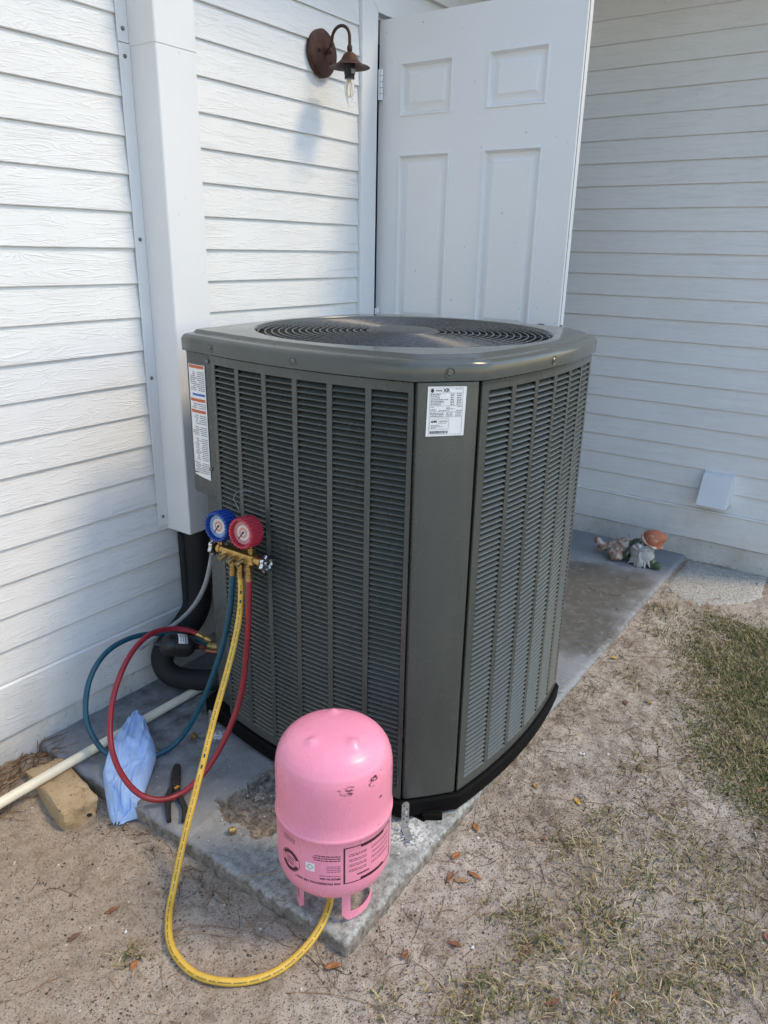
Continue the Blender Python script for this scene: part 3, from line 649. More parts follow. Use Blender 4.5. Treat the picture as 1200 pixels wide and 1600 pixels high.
def condenser():
    t = thing('air_conditioner', (CXC, CYC, 0), 'big grey green outdoor air conditioner condenser with louvred sides', 'air conditioner')
    # base pan and rubber foot rails
    def L(out, z): return [(p.x, p.y, z) for p in plan(out)]
    MB().loft([L(-.012, .004), L(.002, .004), L(.010, .012), L(.013, .052), L(.009, .057), L(-.01, .057)], True, True, True).build('base_pan', 'black_pan', t, 35)
    for p in ((1.36, -1.06), (2.08, -1.06), (1.40, -.36), (2.08, -.36)): MB().box((p[0]-.03, p[1]-.03, -.006), (p[0]+.03, p[1]+.03, .0038)).build('foot', 'black_pan', t, 0, .003)
    # coil inside, gap shade put into its colour
    MB().loft([L(-.03, .058), L(-.03, 1.11)], True, True, False).build('coil', 'dark', t, 40)
    # four louvred panels
    pitch_c, wc, zr0, zp = .1, .085, 1.0965, .01379; rows = 73
    slat_me = MB()
    prof = [(-.0128, .0088), (-.0120, .0096), (-.0052, .0057), (.0006, .0022), (.0026, -.0003), (.0018, -.0012), (.0, .0008), (-.0058, .0045)]
    cand = []
    for k in range(4):
        a, b = Vector(FACES[k][0]), Vector(FACES[k][1]); Lf = (b-a).length
        first = {0: .019, 1: .026, 2: .022, 3: .02}[k]; pc = {0: .0995, 1: .1006, 2: .1, 3: .1}[k]
        cols = [(first+pc*i, first+pc*i+wc) for i in range(6)]
        mb = MB()
        def band(s0, s1, z0, z1, out=.0025, th=.004, n=2):
            lo = []
            for i in range(n+1):
                s = s0+(s1-s0)*i/n; p, tn, nn = face_pt(k, s/Lf, out); q = p-nn*th
                lo.append([(p.x, p.y, z0), (p.x, p.y, z1), (q.x, q.y, z1), (q.x, q.y, z0)])
            mb.loft(lo, True, True, True)
        g = .003
        band(g, Lf-g, zr0, ZP1, n=20); zb = zr0-rows*zp; band(g, Lf-g, ZP0, zb, n=20)
        edges = [g]+[e for c in cols for e in c]+[Lf-g]
        for i in range(0, len(edges), 2): band(edges[i], edges[i+1], zb, zr0, n=2 if edges[i+1]-edges[i] < .05 else 3)
        panel = mb.build('side_panel', 'ac', t, 30)
        for ci, (s0, s1) in enumerate(cols):
            for r in range(rows):
                sm = (s0+s1)/2; p, tn, nn = face_pt(k, sm/Lf); z = zr0-(r+1)*zp
                v = Vector((p.x, p.y, z))-Vector((0, -1.875, 1.378)); fac = max(0.0, -(v.normalized().xy).dot(nn))
                cand.append((fac/v.length_squared if k < 2 else 0, k, p, tn, nn, z, panel))
    cand.sort(key=lambda c: -c[0])
    hw = wc/2+.003
    sm = MB(); sm.loft([[(x, o, z) for o, z in prof] for x in (-hw, -hw+.004, hw-.004, hw)], True, True, True)
    # pressed ends close back towards the panel
    me = bpy.data.meshes.new('louver'); vv = []
    for x, o, z in sm.v: vv.append((x, (o-.0065 if abs(x) > hw-.001 else o), z))
    me.from_pydata(vv, [], sm.f); bm_fix(me); me.materials.append(M['ac'])
    rest = {}
    for i, (sc_, k, p, tn, nn, z, panel) in enumerate(cand):
        if i < 300:
            o = bpy.data.objects.new('louver', me); sc.collection.objects.link(o); o.parent = panel
            mt = Matrix(((tn.x, nn.x, 0), (tn.y, nn.y, 0), (0, 0, 1))).to_4x4(); mt.translation = Vector((p.x-CXC, p.y-CYC, z)); o.matrix_local = mt
        else:
            mb = rest.setdefault(k, (MB(), panel))[0]
            mb.add([(p.x+tn.x*x+nn.x*o_, p.y+tn.y*x+nn.y*o_, z+zz) for x, o_, zz in vv], [tuple(f) for f in sm.f])
    for k, (mb, panel) in rest.items(): tag(mb.build('louver_bank', 'ac', panel, 0), kind='stuff')
    # corner posts
    for k in range(3):
        a, b = face_pt(k, 1, .0)[0], face_pt(k+1, 0, .0)[0]; d = (b-a).normalized(); n = Vector((d.y, -d.x)); n = n if n.dot(a-Vector((CXC, CYC))) > 0 else -n
        lo = []
        for z in (ZP0, ZP0+.006, ZP1-.006, ZP1):
            i = .0015 if z in (ZP0, ZP1) else 0; pts = []
            for s, o in ((.003, -.012), (.003, -.003), (.006, .0015), (.012, .004), (.5, .0055), (-.012, .004), (-.006, .0015), (-.003, -.003), (-.003, -.012)):
                L_ = (b-a).length; q = a+d*(s if 0 < s < .2 else (L_*.5 if s == .5 else L_+s))+n*(o-i); pts.append((q.x, q.y, z))
            lo.append(pts)
        MB().loft(lo, True, True, True).build('corner_post', 'ac', t, 25)
    # electrical cover at the back left corner
    lo = []
    E0 = [(1.3085, -.4165), (1.3105, -.36), (1.3165, -.316), (1.328, -.304), (1.36, -.301), (1.428, -.301), (1.428, -.325), (1.34, -.40)]
    for z in (.735, .745, .80, ZP1): lo.append([(x+(.004 if z == .735 else 0), y-(.003 if z == .735 else 0), z) for x, y in E0])
    ec = MB().loft(lo, True, True, True).build('electrical_cover', 'ac', t, 30)
    MB().box((1.3095, -.405, .795), (1.3122, -.325, .798)).build('crease', 'ac', ec, 0)
    for y, z in ((-.395, .815), (-.404, 1.10)): MB().lathe([(.0055, 0), (.0055, .003), (.003, .0045), (.0001, .005)], (1.3083, y, z), (-1, 0, 0), 8).build('screw', 'screw', ec, 0)
    MB().loft([[(1.33, -.41, z), (1.40, -.41, z), (1.43, -.31, z), (1.345, -.33, z)] for z in (.058, .7345)], True, True, True).build('corner_post', 'ac', t, 30)
    # top cover
    NP = len(plan(0)); ang = [math.atan2(p.y-CYC, p.x-CXC) for p in plan(0)]
    def C(r, z): return [(CXC+r*math.cos(a), CYC+r*math.sin(a), z) for a in ang]
    def mixl(l1, l2, f): return [tuple(a+(b-a)*f for a, b in zip(p, q)) for p, q in zip(l1, l2)]
    loops = [L(.004, 1.130), L(.0075, 1.1205), L(.0105, 1.1215), L(.0115, 1.149), L(.0085, 1.1565), L(.002, 1.1615), L(-.003, 1.1628), L(-.005, 1.1632), L(-.0155, 1.1645), L(-.0165, 1.1647), L(-.0185, 1.1655), L(-.0235, 1.1713), L(-.0255, 1.1726), L(-.0270, 1.1730)]
    in1 = [tuple(x) for x in L(-.029, 1.1732)]
    ring = C(.4045, 1.1745)
    # keep the platform outside the fan opening everywhere
    fixed = []
    for p, q in zip(in1, ring):
        rp = math.hypot(p[0]-CXC, p[1]-CYC); fixed.append(p if rp > .4075 else (CXC+(q[0]-CXC)*.4075/.4045, CYC+(q[1]-CYC)*.4075/.4045, 1.174))
    loops += [fixed, mixl(fixed, ring, .06), mixl(fixed, ring, .5), mixl(fixed, ring, .95), ring, C(.4005, 1.1738), C(.398, 1.1705), C(.397, 1.150), C(.3965, 1.06)]
    lid = MB().loft(loops).build('top_cover', 'ac_lid', t, 40)
    for x, y in ((1.2875, -.437), (1.262, -.737), (1.35, -1.09), (1.692, -1.178)):
        best = None
        pl = plan(.0113, 200)
        q = min(pl, key=lambda p: (p.x-x)**2+(p.y-y)**2); i = pl.index(q); tn = (pl[i+1]-pl[i-1]).normalized(); n = Vector((tn.y, -tn.x)); n = n if n.dot(q-Vector((CXC, CYC))) > 0 else -n
        o = (q.x, q.y, 1.1385); ax = (n.x, n.y, 0)
        s = MB().lathe([(.0001, -.0035), (.0062, -.0035), (.0085, .0003), (.0108, .0008), (.0112, .0)], o, ax, 18).build('screw_dimple', 'ac', lid, 40)
        MB().lathe([(.0058, -.003), (.0058, .0012), (.0048, .0022), (.0025, .0022), (.002, .0008), (.0001, .0008)], o, ax, 6).build('screw', 'screw', s, 0)
    # fan, guard
    fan = MB().lathe([(.0001, 1.115), (.07, 1.112), (.085, 1.095), (.085, 1.02), (.0001, 1.02)], (CXC, CYC, 0), (0, 0, 1), 28).build('fan', 'fan', t, 40)
    for q in range(4):
        a0 = q*math.pi/2+.35; lo = []
        for i in range(9):
            r = .07+(.385-.07)*i/8; w = .55+.25*(i/8); tilt = .055-.02*i/8
            lo.append([(CXC+r*math.cos(a0+w*u), CYC+r*math.sin(a0+w*u), 1.105-.06*(i/8)*0-tilt*(u+.5)+.012*math.sin(u*3)) for u in np.linspace(-.5, .5, 9)])
        MB().loft(lo, False).build('fan_blade', 'fan', fan, 60, 0, 0, .002)
    guard = MB()
    for q in range(12):
        a = q*math.pi/6; pts = [(CXC+r*math.cos(a), CYC+r*math.sin(a), 1.1615+.003*(1-(r/.4)**2)) for r in (.08, .18, .28, .396)]
        guard.tube(pts, .0018, 6)
    gd = guard.build('fan_guard', 'wire', t, 40)
    for q in range(17):
        r = .098+.0183*q; P = [(CXC+r*math.cos(a), CYC+r*math.sin(a), 1.1655+.003*(1-(r/.4)**2)) for a in np.linspace(0, 2*math.pi, 97)[:-1]]
        MB().tube(P, .0021, 6, False, True).build('guard_ring', 'wire', gd, 60)
    MB().lathe([(.0001, .0085), (.080, .0075), (.092, .005), (.096, 0.0), (.094, -.004), (.0001, -.004)], (CXC, CYC, 1.1685), (0, 0, 1), 48).build('centre_cap', 'hub', gd, 40)
    for a in (100, 145, 190, 250, 300, 350, 30, 60): MB().obox((CXC+.394*math.cos(R(a)), CYC+.394*math.sin(R(a)), 1.163), (math.cos(R(a)), math.sin(R(a)), 0), (-math.sin(R(a)), math.cos(R(a)), 0), (0, 0, 1), .008, .009, .0025).build('guard_clip', 'wire', gd, 0)
    # service valves by the back left corner
    sv = MB(); sv.lathe([(.016, -.03), (.016, .03)], (1.385, -.325, .215), (0, 1, 0), 14); sv.lathe([(.011, 0), (.011, .04), (.008, .041), (.008, .055)], (1.385, -.325, .215), (-.4, .5, .1), 12); sv.lathe([(.02, -.03), (.02, .03)], (1.40, -.325, .11), (0, 1, 0), 14)
    sv.build('service_valve', 'brass_dull', t, 40)
    # ---- rating label
    a, b = face_pt(0, 1)[0], face_pt(1, 0)[0]; d = (b-a).normalized(); n = Vector((d.y, -d.x)); n = n if n.dot(a-Vector((CXC, CYC))) > 0 else -n
    L0 = a+d*.0265
    def lab(u, v, o=0.0):
        q = L0+d*u+n*(.0058+o); return (q.x, q.y, 1.1105-v)
    W_, H_ = .085, .106
    lb = MB().prism([(0, 0), (W_, .001), (W_, H_), (.0005, H_)], lambda u, v, o: lab(u+.0022*(v/H_)*-1, v, o), -.0025, .0006).build('rating_label', 'label', t, 0)
    ink = MB(); O = .0009
    def q4(u0, v0, u1, v1): ink.add([lab(u0, v0, O), lab(u1, v0, O), lab(u1, v1, O), lab(u0, v1, O)], [(0, 1, 2, 3)])
    def txt(s, u, v, size, bold=0.0, align='LEFT'):
        vs, fs = text_geo(s, size, bold, align); ink.add([lab(u+x, v-y, O) for x, y, z in vs], fs)
    m_ = .004
    for v in (.0035, .0140, .041, .0535, .0650, H_-.0035): q4(m_, v-.0002, W_-m_-.004, v+.0002)
    q4(m_-.0002, .0035, m_+.0002, H_-.0035); q4(W_-m_-.0042, .0035, W_-m_-.0038, H_-.0035)
    vs = [(.0035*math.cos(x), .0042*math.sin(x)) for x in np.linspace(0, 2*math.pi, 21)[:-1]]
    ink.add([lab(.0095+x, .0087+y, O) for x, y in vs], [tuple(range(20))])
    txt('TRANE', .0165, .0088, .0045, .00012); txt('XR', .0335, .0088, .0105, .0003); txt('MFD DATE', .0600, .0062, .0030)
    rr = random.Random(3)
    def words(u0, u1, v, h):
        u = u0
        while u < u1-.001:
            w = rr.uniform(.0015, .006); w = min(w, u1-u); q4(u, v-h/2, u+w*.92, v+h/2); u += w+rr.uniform(.0007, .0013)
    for i, v in enumerate((.0165, .0200, .0240, .0278, .0312, .0345, .0382)):
        words(.006, .006+rr.uniform(.018, .04), v, .0015); words(.050, .058, v, .0015); words(.064, .075, v, .0015)
    words(.006, .015, .0438, .0011); words(.006, .018, .0485, .0011); words(.006, .02, .0512, .0011); words(.025, .041, .0512, .0014); words(.066, .076, .0435, .0011); words(.064, .076, .0515, .0012)
    ring_ = [(.0452+.0042*math.cos(x)*f, .0470+.0042*math.sin(x)*f) for f in (1, .86) for x in np.linspace(0, 2*math.pi, 25)[:-1]]
    ink.add([lab(u, v, O) for u, v in ring_], [(i, (i+1) % 24, 24+(i+1) % 24, 24+i) for i in range(24)]); txt('UL', .0452, .0470, .0042, .0001, 'CENTER'); words(.051, .060, .0478, .0011)
    for v in (.0565, .0595, .0628): words(.006, .036, v, .0014); words(.042, .056, v, .0012); words(.062, .075, v, .0012)
    for v0 in (.0685, .0905): q4(.006, v0, .048, v0+.0004)
    q4(.0056, .0687, .006, .0905); q4(.048, .0687, .0484, .0905)
    txt('AHRI', .0085, .0745, .0058, .0004); txt('CERTIFIED', .0250, .0745, .0045); words(.025, .044, .0785, .0007); words(.009, .028, .0825, .0012); words(.009, .036, .0855, .0009); words(.009, .02, .0878, .0012)
    u = .0065
    while u < .046: w = rr.choice((.0004, .0007, .0011)); q4(u, .0945, u+w, .1005); u += w+rr.choice((.0004, .0008))
    tag(ink.build('label_print', 'ink', lb, 0), kind='stuff')
    # ---- long warning label
    def wl(y, z, o=0.0): return (1.3085+(.0022 if y > -.36 else 0)*0+max(0, (y+.36))*.16-.0012-o, y, z)
    ya, yb, zt, zb = -.392, -.326, 1.088, .79
    w_ = MB(); 
    lo = []
    for y in np.linspace(ya, yb, 7): lo.append([wl(y, zb-.008*(y-yb)/(ya-yb), -.001), wl(y, zb-.008*(y-yb)/(ya-yb), .0006), wl(y, zt, .0006), wl(y, zt, -.001)])
    wlab = w_.loft(lo, True, True, True).build('warning_label', 'label', t, 30)
    def strip(mb, y0, y1, z0, z1):
        mb.add([wl(y0, z0, .0010), wl(y1, z0, .0010), wl(y1, z1, .0010), wl(y0, z1, .0010)], [(0, 1, 2, 3)])
    og, bl, gk = MB(), MB(), MB()
    for z in (1.083, .996, .966): strip(og, ya+.003, -.361, z-.0045, z+.0035); strip(og, -.3609, yb-.003, z-.0045, z+.0035)
    for y0, y1 in ((ya+.003, -.361), (-.3609, yb-.012)): strip(bl, y0, y1, 1.007, 1.013)
    z = 1.073
    while z > .80:
        z -= .0052
        if any(abs(z-q) < .008 for q in (.996, .966, 1.01)) or rr.random() < .08: continue
        y = ya+.003; end = yb-.003-rr.uniform(0, .018)
        while y < end:
            w = min(rr.uniform(.003, .009), end-y)
            if not (y < -.36 < y+w): strip(gk, y, y+w, z, z+.0021)
            y += w+.0013
    og.build('warning_band', 'orange', wlab, 0); bl.build('notice_band', 'blueink', wlab, 0); tag(gk.build('label_print', 'ink_grey', wlab, 0), kind='stuff')
condenser()

# galvanised tie-down straps
def strap(loc, direc, label, h=.075):
    t = thing('hold_down_strap', loc, label, 'bracket', 'galvanised straps holding the condenser to the pad')
    d = Vector((direc[0], direc[1], 0)).normalized(); s = Vector((-d.y, d.x, 0)); o = Vector(loc)
    def P(u, v, k): return tuple(o+s*u+Vector((0, 0, v))+d*k)
    w = .0095; poly = [(-w, .004), (w, .004), (w, h-.008), (w*.6, h-.002), (0, h), (-w*.6, h-.002), (-w, h-.008)]
    b = MB().prism(poly, P, 0, .0018).build('strap', 'galv', t, 0)
    MB().obox(o+d*.022+Vector((0, 0, .002)), s, d, (0, 0, 1), w, .024, .001).build('strap_foot', 'galv', t, 0)
    for q, (u, v) in enumerate(((-.0035, h-.012), (.0035, h-.022), (.004, h-.045), (-.004, h-.052), (.004, h-.062))): MB().lathe([(.0001, .0022), (.0021, .0022), (.0021, .0010)], P(u, v, 0), d, 10).build('hole', 'ink', b, 0)
    MB().lathe([(.0065, 0), (.006, .003), (.004, .004), (.004, .0065), (.0001, .007)], P(0, h-.034, .0018), d, 8).build('bolt', 'galv', t, 40)
strap((1.283, -1.062, .001), (-.65, -.76), 'galvanised strap with bolt at the front corner of the condenser', .082)
strap((1.268, -.375, .001), (-1, .1), 'galvanised strap behind the hoses at the back of the condenser', .075)
def pad_foot():
    mb = MB(); mb.loft([[(x+.002*nz(x, z, 60, 3), y+.002*nz(y, z, 60, 4), z) for x, y in ((1.333, -1.083), (1.363, -1.125), (1.385, -1.108), (1.356, -1.066))] for z in (-.004, .004, .016, .019)], True, True, True)
    o = mb.build('rubber_pad', 'black_pan', None, 30, .003); tag(o, 'small black rubber block lying at the foot of the corner post', 'rubber pad')
pad_foot()

# ------------------------------------------------------------------ pink cylinder
TX, TY, TR = 1.025, -1.043, .1243
TPROF = [(.0001, .066), (.03, .0665), (.06, .070), (.085, .078), (.105, .091), (.117, .106), (.1225, .122), (TR, .14), (TR, .2465), (TR+.0014, .2485), (TR+.0026, .2515), (TR+.0026, .2545), (TR+.0014, .2575), (TR, .2595), (TR, .350), (.1238, .364), (.1215, .380), (.117, .395), (.109, .408), (.098, .419), (.083, .4285), (.065, .4355), (.045, .4402), (.022, .4425), (.0001, .443)]
def trad(z):
    for (r0, h0), (r1, h1) in zip(TPROF, TPROF[1:]):
        if h0 <= z <= h1: return r0+(r1-r0)*(z-h0)/max(1e-6, h1-h0)
    return TR
def cylinder():
    t = thing('refrigerant_cylinder', (TX, TY, 0), 'pink gas cylinder standing upside down on its handles', 'gas cylinder')
    prof = []
    for (r0, h0), (r1, h1) in zip(TPROF, TPROF[1:]):
        n = 3 if h0 > .36 else (3 if h1-h0 > .03 else 1)
        for k in range(n): prof.append((r0+(r1-r0)*k/n, h0+(h1-h0)*k/n))
    prof.append(TPROF[-1]); seg = 96; loops = []
    nubs = [(R(a), .062) for a in (172, -102, 40)]
    for r, h in prof:
        lp = []
        for k in range(seg):
            a = 2*math.pi*k/seg; x, y = r*math.cos(a), r*math.sin(a); dz = 0
            if h > .39:
                for na, nr in nubs:
                    d2 = (x-nr*math.cos(na))**2+(y-nr*math.sin(na))**2; dz += .0085*math.exp(-d2/(2*.0075**2))-.0016*math.exp(-d2/(2*.018**2))
            lp.append((TX+x, TY+y, h+dz))
        loops.append(lp)
    body = MB().loft(loops).build('body', 'pink', t, 50)
    # two handle collars on which it stands
    for a0, a1 in ((-130, -32), (70, 166)):
        r = .084; mb = MB()
        def P(a, z, o): return (TX+(r+o)*math.cos(R(a)), TY+(r+o)*math.sin(R(a)), z)
        # outline in (angle, z): a loop with a slot, split in posts and a bottom band
        def strip(path, w0, w1): 
            lo = []
            for (a, z, w) in path: pass
        n = 26; lo = []
        for i in range(n+1):
            f = i/n; a = a0+(a1-a0)*f; e = min(f, 1-f)
            zb = .001+.022*max(0, 1-e/.13)**2.2; zt = .019+.005*max(0, 1-e/.3)
            if e < .02: zt = .036
            lo.append([P(a, zb, -.0011), P(a, zb, .0011), P(a, zt, .0011), P(a, zt, -.0011)])
        mb.loft(lo, True, True, True)
        for s0, s1 in ((a0, a0+13), (a1-11, a1)):
            lo = []
            for i in range(7):
                a = s0+(s1-s0)*i/6; lo.append([P(a, .016, -.0012), P(a, .016, .0012), P(a, .094, .0012), P(a, .094, -.0012)])
            mb.loft(lo, True, True, True)
        mb.build('handle', 'pink', t, 40)
    MB().lathe([(.016, .068), (.016, .05), (.011, .05), (.011, .034), (.0001, .034)], (TX, TY, 0), (0, 0, 1), 18).build('valve', 'brass', t, 40)
    # print, upside down because the cylinder is inverted
    PH0 = math.atan2(-1.875-TY, 0-TX)
    def S(da, z, o=.0004): rr_ = trad(z)+o; a = PH0+da; return (TX+rr_*math.cos(a), TY+rr_*math.sin(a), z)
    ink = MB(); rr = random.Random(8)
    def txt(s, da, z, size, bold=0.0, align='LEFT', mb=ink):
        vs, fs = text_geo(s, size, bold, align); mb.add([S(da-x/TR, z-y) for x, y, _ in vs], fs)
    def quad(a0, a1, z0, z1, mb=ink, o=.0004):
        n = max(1, int(abs(a1-a0)/.04))
        for i in range(n):
            b0, b1 = a0+(a1-a0)*i/n, a0+(a1-a0)*(i+1)/n; mb.add([S(b0, z0, o), S(b1, z0, o), S(b1, z1, o), S(b0, z1, o)], [(0, 1, 2, 3)])
    def words(a0, a1, z, h, mb=ink):
        a = a1
        while a > a0+.005:
            w = min(rr.uniform(.02, .07), a-a0); quad(a, a-w, z-h/2, z+h/2, mb); a -= w+.012
    txt('FOR PROFESSIONAL USE ONLY', .10, .1490, .0072, .0002); txt('MADE IN USA', .10, .1615, .0070, .0002)
    words(-.25, .10, .1690, .0012); 
    for z in (.1800, .1845, .1890, .1935): words(-.12-.04*rr.random(), .10, z, .0012)
    for z in (.2080, .2135, .2190): words(-.38+.06*rr.random(), .10, z, .0023)
    for z in (.2320, .2275, .2360): words(-.98, -.70, z, .0012)
    # framed warning panel
    A0, A1, Z0, Z1 = .15, 1.22, .146, .238
    for a0, a1, z0, z1 in ((A0, A0+.028, Z0, Z1), (A1-.02, A1, Z0, Z1), (A0+.028, A1-.02, Z0, Z0+.002), (A0+.028, A1-.02, Z1-.002, Z1), (A0+.30, A1-.25, Z0+.002, Z0+.0075), (A0+.30, A1-.25, Z1-.0075, Z1-.002)): quad(a0, a1, z0, z1)
    txt('WARNING', .62, .164, .0060, .0002)
    for z in (.176, .180, .189, .193, .202, .206, .215, .219): words(.24, .56, z, .0013); words(.66, 1.12, z, .0013)
    tag(ink.build('print', plain('dark red print', (.05, .012, .02), .5), body, 0), kind='stuff')
    sq = MB(); quad(-.49, -.33, .176, .197, sq, .0003); sqo = sq.build('sticker', 'label', body, 0)
    dm = MB(); ca, cz = -.41, .1865
    for f in range(4):
        c4 = [(0, .0075), (.06, 0), (0, -.0075), (-.06, 0)]; i4 = [(x*.84, y*.84) for x, y in c4]; j = (f+1) % 4
        dm.add([S(ca+c4[f][0], cz+c4[f][1], .0007), S(ca+c4[j][0], cz+c4[j][1], .0007), S(ca+i4[j][0], cz+i4[j][1], .0007), S(ca+i4[f][0], cz+i4[f][1], .0007)], [(0, 1, 2, 3)])
    dm.build('diamond_mark', 'ink', sqo, 0)
    sl = MB(); ca, cz = -.82, .178; N = 40
    def arc(r0, r1, f0, f1, n):
        for i in range(n):
            x0, x1 = f0+(f1-f0)*i/n, f0+(f1-f0)*(i+1)/n; q = [(r0, x0), (r1, x0), (r1, x1), (r0, x1)]
            sl.add([S(ca+r_*math.cos(x)/TR, cz+r_*math.sin(x)) for r_, x in q], [(0, 1, 2, 3)])
    arc(.0255, .0265, 0, 6.283, N); arc(.016, .0165, 0, 6.283, N); arc(.0175, .0245, .4, 2.74, 22); arc(.0175, .0245, 3.54, 5.88, 22)
    for z in (-.008, -.003, .003, .008):
        w = .011; x = -w
        while x < w: k = rr.uniform(.002, .005); quad(ca+x/TR, ca+min(w, x+k)/TR, cz+z-.0011, cz+z+.0011, sl); x += k+.001
    sl.build('seal_print', plain('seal print', (.06, .015, .025), .5), body, 0)
cylinder()

# ------------------------------------------------------------------ gauge set
def gauges():
    t = thing('manifold_gauge_set', (1.235, -.57, .60), 'brass manifold with a blue and a red gauge hung on the condenser', 'gauge set')
    for y, z, nm, rub, rg in ((-.5155, .7045, 'blue gauge in toothed rubber boot', 'rubber_blue', 'dial_blue'), (-.603, .7075, 'red gauge in toothed rubber boot', 'rubber_red', 'dial_red')):
        ax = Vector((-1, -.06, .10)).normalized(); o = Vector((1.247, y, z)); seg = 144
        def tooth(k, r, h): return 1+(.065 if (k % 6) < 3 else 0)*(1 if r > .030 and -.001 < h < .047 else 0)
        g = MB().lathe([(.0001, 0), (.034, .0), (.0375, .004), (.0375, .040), (.0365, .0455), (.0315, .0460), (.0305, .040), (.0305, .034), (.0001, .034)], o, ax, seg, tooth).build('gauge', rub, t, 30)
        g['label'] = nm
        MB().lathe([(.0304, .0345), (.0200, .0352)], o, ax, 40).build('dial_band', rg, g, 40)
        MB().lathe([(.0200, .0352), (.0135, .0353)], o, ax, 40).build('dial_band', 'dial_white', g, 40)
        MB().lathe([(.0135, .0353), (.0075, .0354)], o, ax, 40).build('dial_band', 'dial_pink', g, 40)
        MB().lathe([(.0075, .0354), (.0001, .0356)], o, ax, 30).build('dial_band', 'dial_white', g, 40)
        nd = o+ax*.0366; u = Vector((0, .6, -.8)); u = (u-ax*u.dot(ax)).normalized(); w = ax.cross(u)
        MB().obox(nd+u*.008, u, w, ax, .0135, .0011, .0004).build('needle', 'ink', g, 0); MB().lathe([(.0028, .0358), (.0024, .0378), (.0001, .038)], o, ax, 12).build('needle_cap', 'ink', g, 40)
        tk = MB()
        for q in range(36):
            a = q*math.pi/18; e1, e2 = Vector((0, 1, 0)), Vector((0, 0, 1)); e1 = (e1-ax*e1.dot(ax)).normalized(); e2 = ax.cross(e1); dr = e1*math.cos(a)+e2*math.sin(a)
            tk.obox(o+ax*.0359+dr*.0255, dr, ax.cross(dr), ax, .0032, .0005, .0002)
        tk.build('dial_tick', 'label', g, 0)
        MB().lathe([(.007, 0), (.007, .03), (.0105, .031), (.0105, .042), (.007, .043), (.007, .055)], (1.235, y+(.018 if y > -.55 else -.004), z-.085), (0, 0, 1), 6).build('gauge_stem', 'brass', t, 0)
    z0 = .6365; xm = 1.232
    b = MB().box((xm-.013, -.625, z0-.013), (xm+.013, -.515, z0+.013)).build('manifold_block', 'brass', t, 0, .003)
    MB().lathe([(.0105, 0), (.0105, .012), (.013, .013), (.013, .022), (.009, .023), (.007, .034)], (xm, -.625, z0), (0, -1, 0), 14).build('valve_stem', 'brass', t, 40)
    MB().lathe([(.0105, 0), (.0105, .012), (.013, .013), (.013, .022), (.009, .023), (.007, .034)], (xm, -.515, z0), (0, 1, 0), 14).build('valve_stem', 'brass', t, 40)
    def lobes(k, r, h): return 1+.09*math.cos(k*2*math.pi*7/56) if r > .012 else 1
    for y, s in ((-.655, -1), (-.485, 1)):
        kn = MB().lathe([(.0001, 0), (.012, 0), (.020, .001), (.0225, .004), (.0225, .009), (.020, .012), (.014, .0125), (.012, .0085), (.006, .0085), (.0055, .0125), (.0001, .013)], (xm, y, z0), (0, s, 0), 56, lobes).build('valve_knob', 'chrome', t, 35)
        MB().lathe([(.0135, .0002), (.0145, .0005)], (xm, y, z0), (0, -s, 0), 20).build('knob_core', 'black_plastic', kn, 40)
    for y, dx in ((-.545, 0), (-.5735, 0), (-.603, 0)):
        MB().lathe([(.008, .018), (.008, .012), (.0105, .011), (.0105, .0), (.008, -.001), (.008, -.010), (.0098, -.011), (.0098, -.020), (.0088, -.021)], (xm-.004, y, z0-.032), (0, 0, 1), 6).build('hose_port', 'brass', t, 0)
    for y in (-.53, -.56, -.59): MB().lathe([(.0055, 0), (.0055, .012), (.008, .0125), (.008, .02), (.0001, .0205)], (xm-.013, y, z0-.006), (-1, .2, -.35), 10).build('blank_port', 'brass_dull', t, 40)
    P = spline([(1.250, -.562, .735), (1.246, -.560, .750), (1.246, -.550, .765), (1.248, -.540, .779), (1.256, -.545, .792), (1.268, -.562, .797), (1.282, -.575, .792)], 5)
    MB().tube(P, .0016, 6).build('hanging_hook', 'screw', t, 40)
gauges()

